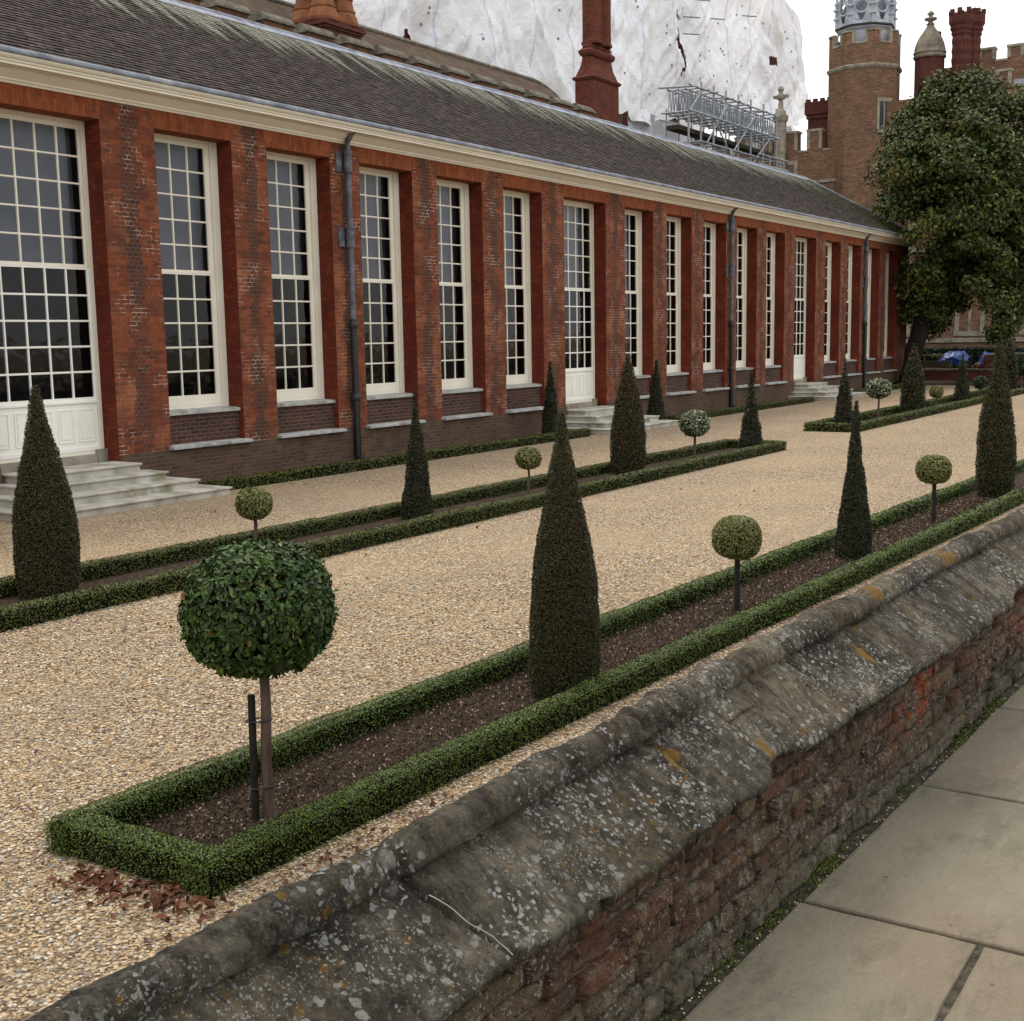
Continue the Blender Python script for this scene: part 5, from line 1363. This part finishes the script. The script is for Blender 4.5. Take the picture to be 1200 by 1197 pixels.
    # carved twin chimney
    for cx_, cy_ in ((90.2, 21.95), (90.9, 21.5)):
        c = NM(); n, m_ = 64, 60
        V = []
        for i in range(m_):
            z = 16+6.35*i/(m_-1)
            for k in range(n):
                a = 2*math.pi*k/n; r = .60+.045*math.sin(8*a+z*5.0)*math.sin(8*a-z*5.0)
                V.append((cx_+r*math.cos(a), cy_+r*math.sin(a), z))
        F = [(i*n+k, i*n+(k+1) % n, (i+1)*n+(k+1) % n, (i+1)*n+k) for i in range(m_-1) for k in range(n)]
        c.add(V, F)
        c.lathe([(.62, 22.3), (.70, 22.42), (.70, 22.52), (.66, 22.56), (.78, 22.75), (.78, 22.85), (.74, 22.9), (.88, 23.15), (.88, 23.7), (.6, 23.72)], (cx_, cy_, 0), 8, smooth=False, rot=math.pi/8)
        for k in range(8):
            a = math.pi/4*k; c.box(cx_+.76*math.cos(a)-.13, cx_+.76*math.cos(a)+.13, cy_+.76*math.sin(a)-.13, cy_+.76*math.sin(a)+.13, 23.69, 24.0)
        c.build('chimney', TUDOR_RED, root)
    c = NM(); c.lathe([(.55, 18), (.55, 23.2), (.68, 23.3), (.68, 23.75), (.5, 23.8)], (94.5, 25.1, 0), 8, smooth=False); c.build('chimney', TUDOR_RED, root)
    # pale roof light between battlements
    l = NM(); l.box(90.2, 92.4, 14, 18.5, 18.3, 19.05); l.build('roof_lead', LEAD_PALE, root)
palace()
def tower():
    cx_, cy_ = 89.8, 28.45
    root = thing('tower', 'octagonal brick tower with battlements and a crown of grey lead tracery', 'tower', (cx_, cy_, 0))
    R_ = 2.50; rot = math.pi/8+.16
    t = NM(); t.lathe([(R_, 0), (R_, 20.55)], (cx_, cy_, 0), 8, smooth=False, rot=rot, cap=False)
    t.lathe([(R_, 20.8), (R_, 22.2), (R_-.4, 22.2)], (cx_, cy_, 0), 8, smooth=False, rot=rot, cap=False); t.build('shaft', TUDOR, root)
    s = NM(); s.lathe([(R_-.01, 20.52), (R_+.10, 20.6), (R_+.16, 20.72), (R_+.16, 20.8), (R_+.02, 20.86)], (cx_, cy_, 0), 8, smooth=False, rot=rot, cap=False); s.build('string_course', BATH, root)
    # merlons: one on each corner, one mid-face
    ap = R_*math.cos(math.pi/8)
    for k in range(8):
        a0 = rot+math.pi/4*k; am = a0+math.pi/8
        P0 = np.array([math.cos(a0), math.sin(a0)])*R_; P1 = np.array([math.cos(a0+math.pi/4), math.sin(a0+math.pi/4)])*R_
        nn = np.array([math.cos(am), math.sin(am)]); tt = (P1-P0)/np.linalg.norm(P1-P0); L = np.linalg.norm(P1-P0)
        def blk(m, s0, s1, z0, z1, o0=-.35, o1=0.0):
            c4 = [P0+tt*s0+nn*o1, P0+tt*s1+nn*o1, P0+tt*s1+nn*o0, P0+tt*s0+nn*o0]
            V = [(cx_+p[0], cy_+p[1], z0) for p in c4]+[(cx_+p[0], cy_+p[1], z1) for p in c4]
            m.add(V, [(0, 3, 2, 1), (4, 5, 6, 7), (0, 1, 5, 4), (1, 2, 6, 5), (2, 3, 7, 6), (3, 0, 4, 7)])
        mm = NM(); blk(mm, .02, .42, 22.202, 23.); mm.build('merlon', TUDOR, root)
        mm = NM(); blk(mm, L-.42, L-.02, 22.202, 23.); mm.build('merlon', TUDOR, root)
        c = NM(); blk(c, -.03, .60, 23.002, 23.12, -.38, .05); blk(c, L-.60, L+.03, 23.002, 23.12, -.38, .05)
        blk(c, .42, .60, 22.22, 23., -.34, .02); blk(c, L-.60, L-.42, 22.22, 23., -.34, .02); blk(c, .60, L-.60, 22.2, 22.35, -.36, .04)
        c.build('coping', BATH, root)
    # lead drum and tracery crown
    d = NM(); d.lathe([(1.75, 21.9), (1.75, 23.25), (1.95, 23.4), (2.0, 23.5)], (cx_, cy_, 0), 8, smooth=False, rot=rot); d.build('lead_drum', LEAD_PALE, root)
    rg = NM(); rg.lathe([(2.0, 23.48), (2.12, 23.52), (2.12, 23.62), (1.9, 23.64)], (cx_, cy_, 0), 8, smooth=False, rot=rot); rg.build('dark_band', PIPE_BLACK, root)
    for k in range(8):
        a0 = rot+math.pi/4*k; c0 = np.array([cx_+math.cos(a0)*2.0, cy_+math.sin(a0)*2.0]); c1 = np.array([cx_+math.cos(a0+math.pi/4)*2.0, cy_+math.sin(a0+math.pi/4)*2.0])
        p = NM(); p.lathe([(.13, 23.6), (.12, 25.2), (.2, 25.25), (.1, 25.45), (.07, 25.9), (.17, 26.), (.14, 26.12), (.03, 26.2)], (c0[0], c0[1], 0), 8)
        for zc in (24.2, 24.8): p.box(c0[0]-.2, c0[0]+.2, c0[1]-.2, c0[1]+.2, zc, zc+.1)
        p.build('lead_pinnacle', LEAD_PALE, root)
        g = NM(); cc = np.array([cx_, cy_])
        def W(s, z, pull=0.0):
            q = c0+(c1-c0)*s; q = q+(cc-q)*pull; return (q[0], q[1], z)
        g.add([W(.06, 23.62), W(.94, 23.62), W(.94, 24.05), W(.5, 23.85, .02), W(.06, 24.05)], [(0, 1, 2, 3, 4)])
        for sgn in (0, 1):
            s0 = .06 if sgn == 0 else .94
            g.add([W(s0, 24.), W(.5+(s0-.5)*.15, 23.8), W(.5+(s0-.5)*.62, 24.85), W(s0, 24.9)], [(0, 1, 2, 3)])
        ring_ = [W(.5+.30*math.cos(q), 24.75+.42*math.sin(q), .01) for q in np.linspace(0, 2*math.pi, 15)]; g.tube(ring_, .075, 6, cap=False)
        g.tube([W(.08, 24.8), W(.3, 25.25), W(.5, 25.65)], .09, 6); g.tube([W(.92, 24.8), W(.7, 25.25), W(.5, 25.65)], .09, 6)
        g.tube([W(.0, 24.7), W(.0, 25.5, .25), W(.0, 26.7, .6), W(.0, 27.5, .95)], .10, 6)
        g.build('tracery', LEAD_PALE, root)
    dm = NM(); dm.lathe([(1.7, 23.64), (1.62, 24.5), (1.35, 25.4), (.95, 26.3), (.5, 27.), (.2, 27.7), (.1, 28.9)], (cx_, cy_, 0), 8, smooth=False, rot=rot); dm.build('lead_dome', LEAD, root)
    # stone-framed window on the face turned to the camera
    a = math.pi+.16+math.pi/4*0
    best = min(range(8), key=lambda k: abs(((rot+math.pi/4*k+math.pi/8)-(math.pi+.62)+math.pi) % (2*math.pi)-math.pi))
    am = rot+math.pi/4*best+math.pi/8; nn = np.array([math.cos(am), math.sin(am)]); tt = np.array([-nn[1], nn[0]])
    def bx(m, s0, s1, z0, z1, o0, o1):
        c = np.array([cx_, cy_]); c4 = [c+nn*(ap+o1)+tt*s0, c+nn*(ap+o1)+tt*s1, c+nn*(ap+o0)+tt*s1, c+nn*(ap+o0)+tt*s0]
        V = [(p[0], p[1], z0) for p in c4]+[(p[0], p[1], z1) for p in c4]; m.add(V, [(0, 3, 2, 1), (4, 5, 6, 7), (0, 1, 5, 4), (1, 2, 6, 5), (2, 3, 7, 6), (3, 0, 4, 7)])
    f = NM(); bx(f, -.62, -.42, 16.4, 18.55, -.05, .06); bx(f, .42, .62, 16.4, 18.55, -.05, .06); bx(f, -.419, .419, 18.3, 18.548, -.05, .058); bx(f, -.66, .66, 16.2, 16.399, -.05, .09); bx(f, -.06, .06, 16.4, 18.3, -.05, .03)
    wo_ = f.build('window', BATH, root); g = NM(); bx(g, -.419, .419, 16.4, 18.3, -.05, .012); g.build('pane', PANEDARK, wo_)
tower()

# ------------------------------------------------------------------ the big evergreen
def big_tree():
    root = thing('evergreen_tree', 'large dark broad-leaved evergreen tree with a leaning trunk at the right edge', 'tree', (61.3, 16.7, 0))
    t = NM()
    t.tube([(61.2, 16.95, -.05), (61.3, 16.9, .35), (61.5, 16.8, 1.5), (61.8, 16.4, 3.2), (62.1, 16.0, 5.0), (62.6, 15.7, 7.5), (63, 15.3, 10.5), (63.3, 15.1, 13)], [.66, .50, .42, .38, .34, .28, .2, .08], 14)
    r = np.random.default_rng(21)
    for k in range(16):
        a = k*2.4; z0 = 3.2+k*.55
        if z0 < 7.5 and math.sin(a) > .2: continue
        if z0 < 6 and math.cos(a) < -.6: continue
        z0 = z0+0.0; b = (61.8+(z0-3)*.12, 16.4-(z0-3)*.12, z0)
        L = 4.6*(1-.035*k); e = (b[0]+math.cos(a)*L, b[1]+math.sin(a)*L, z0+2.2-.06*k); mid = ((b[0]+e[0])/2, (b[1]+e[1])/2, z0+1.5)
        t.tube([b, mid, e], [.2-.006*k, .12, .04], 8)
    t.build('trunk', BARK_DARK, root)
    m = NM(); cx0 = np.array([64.0, 15.2, 8.3])
    cl = []
    while len(cl) < 430:
        d = r.normal(size=3); d /= np.linalg.norm(d)
        u = r.random()**.33
        rad = np.array([5.3, 4.4, 6.2 if d[2] > 0 else 6.2])
        k = 1+.08*float(vnoise(np.array([d*2.0+5]), 1.3, 8, 2)[0])
        p = cx0+d*rad*u*k
        if p[2] < 2.6: continue
        # cut-away under the left side of the head
        if p[2] < 8.2 and p[1] > 16.9: continue
        if p[2] < 4.6 and 13.4 < p[1] < 15.5: continue
        if p[1] > 18.5: continue
        cl.append((p, .75+.55*r.random(), d, u))
    Ps, Ns = [], []
    for p, s, d, u in cl:
        n = int(300 if u > .7 else 120)
        q = r.normal(size=(n, 3)); q /= np.linalg.norm(q, axis=1, keepdims=True)
        rr = r.random((n, 1))**.45
        Ps.append(p+q*rr*s*np.array([1, 1, .62])); Ns.append(q*.7+d*.5+np.array([0, 0, .35]))
    for p in ((62.2, 16.6, 4.6), (62.4, 16.2, 3.3), (62.6, 15.9, 2.9), (61.4, 15.8, 3.4), (61.0, 15.8, 4.4), (61.5, 12.9, 2.5), (61.2, 12.3, 2.8), (62, 12.9, 2.2)):
        n = 260; q = r.normal(size=(n, 3)); q /= np.linalg.norm(q, axis=1, keepdims=True)
        Ps.append(np.array(p)+q*(r.random((n, 1))**.5)*.7*np.array([1, 1, .6])); Ns.append(q+np.array([0, 0, .4]))
    P = np.vstack(Ps); N = np.vstack(Ns); N /= np.linalg.norm(N, axis=1, keepdims=True)
    V, F = broad_leaf_block(P, N, .21, .115, .6, 77)
    m.add(V, F, 0)
    m.build('crown', TREE_LEAF, root)
big_tree()

# ------------------------------------------------------------------ clutter under the tree
def low_hedge_back():
    hedge('clipped_hedge', [((82.5, 26), (82.5, 4))], .9, 1.45, BALL_DARK, 'dark clipped hedge in front of the palace wall, under the big tree', lambda x: 140, lambda x: .14, bumpy=.05)
    hedge('clipped_hedge', [((79.0, 22.5), (79.0, 18.3))], .8, 1.1, BOX_LEAF_FAR, 'shorter lighter clipped hedge just left of the blue sheets', lambda x: 200, lambda x: .12, bumpy=.05)
low_hedge_back()
def clutter():
    BL = m_noise('blue_tarpaulin', [(.3, (.008, .025, .12)), (.6, (.014, .06, .28)), (.75, (.07, .18, .46))], 1.6, .4, .02, 6, spec=.5)
    def sheet(x, y, z, w, d, h, seed, label):
        m = NM(); a, b = 22, 18
        S, T = np.meshgrid(np.linspace(-1, 1, a), np.linspace(-1, 1, b), indexing='ij')
        hh = np.clip(1.15-(S**2+T**2)*.9, 0, 1)**.7
        Q = np.stack([S.ravel()*2, T.ravel()*2, S.ravel()*0], 1)
        zz = z+h*hh.ravel()+vnoise(Q, 1.6, seed, 3)*.14; zz = np.maximum(zz, z-.02*np.abs(S.ravel()))
        V = np.stack([x+S.ravel()*d/2, y+T.ravel()*w/2, zz], 1); ii = np.arange(a*b).reshape(a, b)
        m.add(V, np.stack([ii[:-1, :-1], ii[1:, :-1], ii[1:, 1:], ii[:-1, 1:]], -1).reshape(-1, 4), 0, smooth=True)
        Vs = np.vstack([V[ii[0]], V[ii[0]]*np.array([1, 1, 0])+np.array([0, 0, z-.25])]); m.add(Vs, [(i, b+i, b+i+1, i+1) for i in range(b-1)], 0)
        tag(m.build('tarpaulin', BL), label, 'tarpaulin', 'blue tarpaulins over the building materials')
    sheet(71.5, 17.2, .95, 1.55, 1.6, .45, 3, 'bright blue tarpaulin spread over timber, left of its pair')
    sheet(72.0, 15.6, .75, .85, 1.2, .55, 4, 'darker blue tarpaulin bundle beside the brick stack')
    # bricks heaped and stacked
    BRK = m_island('loose_brick', [(0, (.08, .035, .025)), (.5, (.17, .065, .045)), (.85, (.24, .12, .085)), (1, (.38, .33, .27))], .95, .1)
    m = NM(); r = np.random.default_rng(31)
    def brick(x, y, z, a, t=.0):
        c, s = math.cos(a), math.sin(a); V = []
        for dz in (0, .075):
            for dx, dy in ((-.11, -.055), (.11, -.055), (.11, .055), (-.11, .055)):
                V.append((x+dx*c-dy*s, y+dx*s+dy*c, z+dz+dx*t))
        m.add(V, [(0, 3, 2, 1), (4, 5, 6, 7), (0, 1, 5, 4), (1, 2, 6, 5), (2, 3, 7, 6), (3, 0, 4, 7)])
    for k in range(1500):
        y = 14.2+r.random()*4.6; x = 70.2+r.random()*2.4; hmax = .75*math.exp(-((x-71.4)/1.0)**2)*(.6+.4*math.sin(y*2.1))
        brick(x, y, max(0, hmax*r.random()), r.random()*3, r.normal()*.5)
    tag(m.build('rubble_heap', BRK), 'heap of loose broken bricks under the blue sheets', 'rubble', kind='stuff')
    m = NM()
    for c_ in range(16):
        for i in range(3):
            for j in range(5):
                brick(70.6+i*.235+r.normal()*.006, 14.95+j*.118+r.normal()*.006, c_*.078, r.normal()*.04)
    tag(m.build('brick_stack', BRK), 'neat square stack of reddish bricks beside the darker blue sheet', 'bricks')
    # timber planks and trestle
    p = NM()
    for k in range(6): p.box(69.4, 69.65, 17.0-.02*k, 19.6-.1*k, .62+.055*k, .665+.055*k)
    rt = thing('plank_pile', 'pile of dark planks on blocks left of the bright blue sheet', 'planks', (69.5, 18, 0))
    p.build('planks', m_noise('old_planks', [(.3, (.05, .035, .025)), (.7, (.15, .115, .08))], 2, .9, .01), rt)
    b = NM(); b.box(69.35, 69.75, 17.4, 17.6, .006, .62); b.box(69.35, 69.75, 19.0, 19.2, .006, .62); b.build('support_blocks', BRK, rt)
    q = NM(); q.box(66.6, 67.0, 12.0, 20.0, 0, .52); rt = thing('low_wall', 'low dark brick retaining wall beyond the far bed', 'wall', (66.8, 16, 0)); q.build('brickwork', TUDOR_DARK, rt)
    q = NM(); q.box(66.55, 67.05, 12.0, 20.05, .522, .60); q.build('coping', CAPSTONE, rt)
    q = NM(); q.box(80.9, 81.3, 4, 17.6, 0, 1.0); rt = thing('low_wall', 'pale capped low wall in front of the dark hedge at the right edge', 'wall', (81, 10, 0)); q.build('brickwork', TUDOR, rt)
    q = NM(); q.box(80.85, 81.35, 4, 17.65, 1.002, 1.14); q.build('coping', BATH, rt)
clutter()
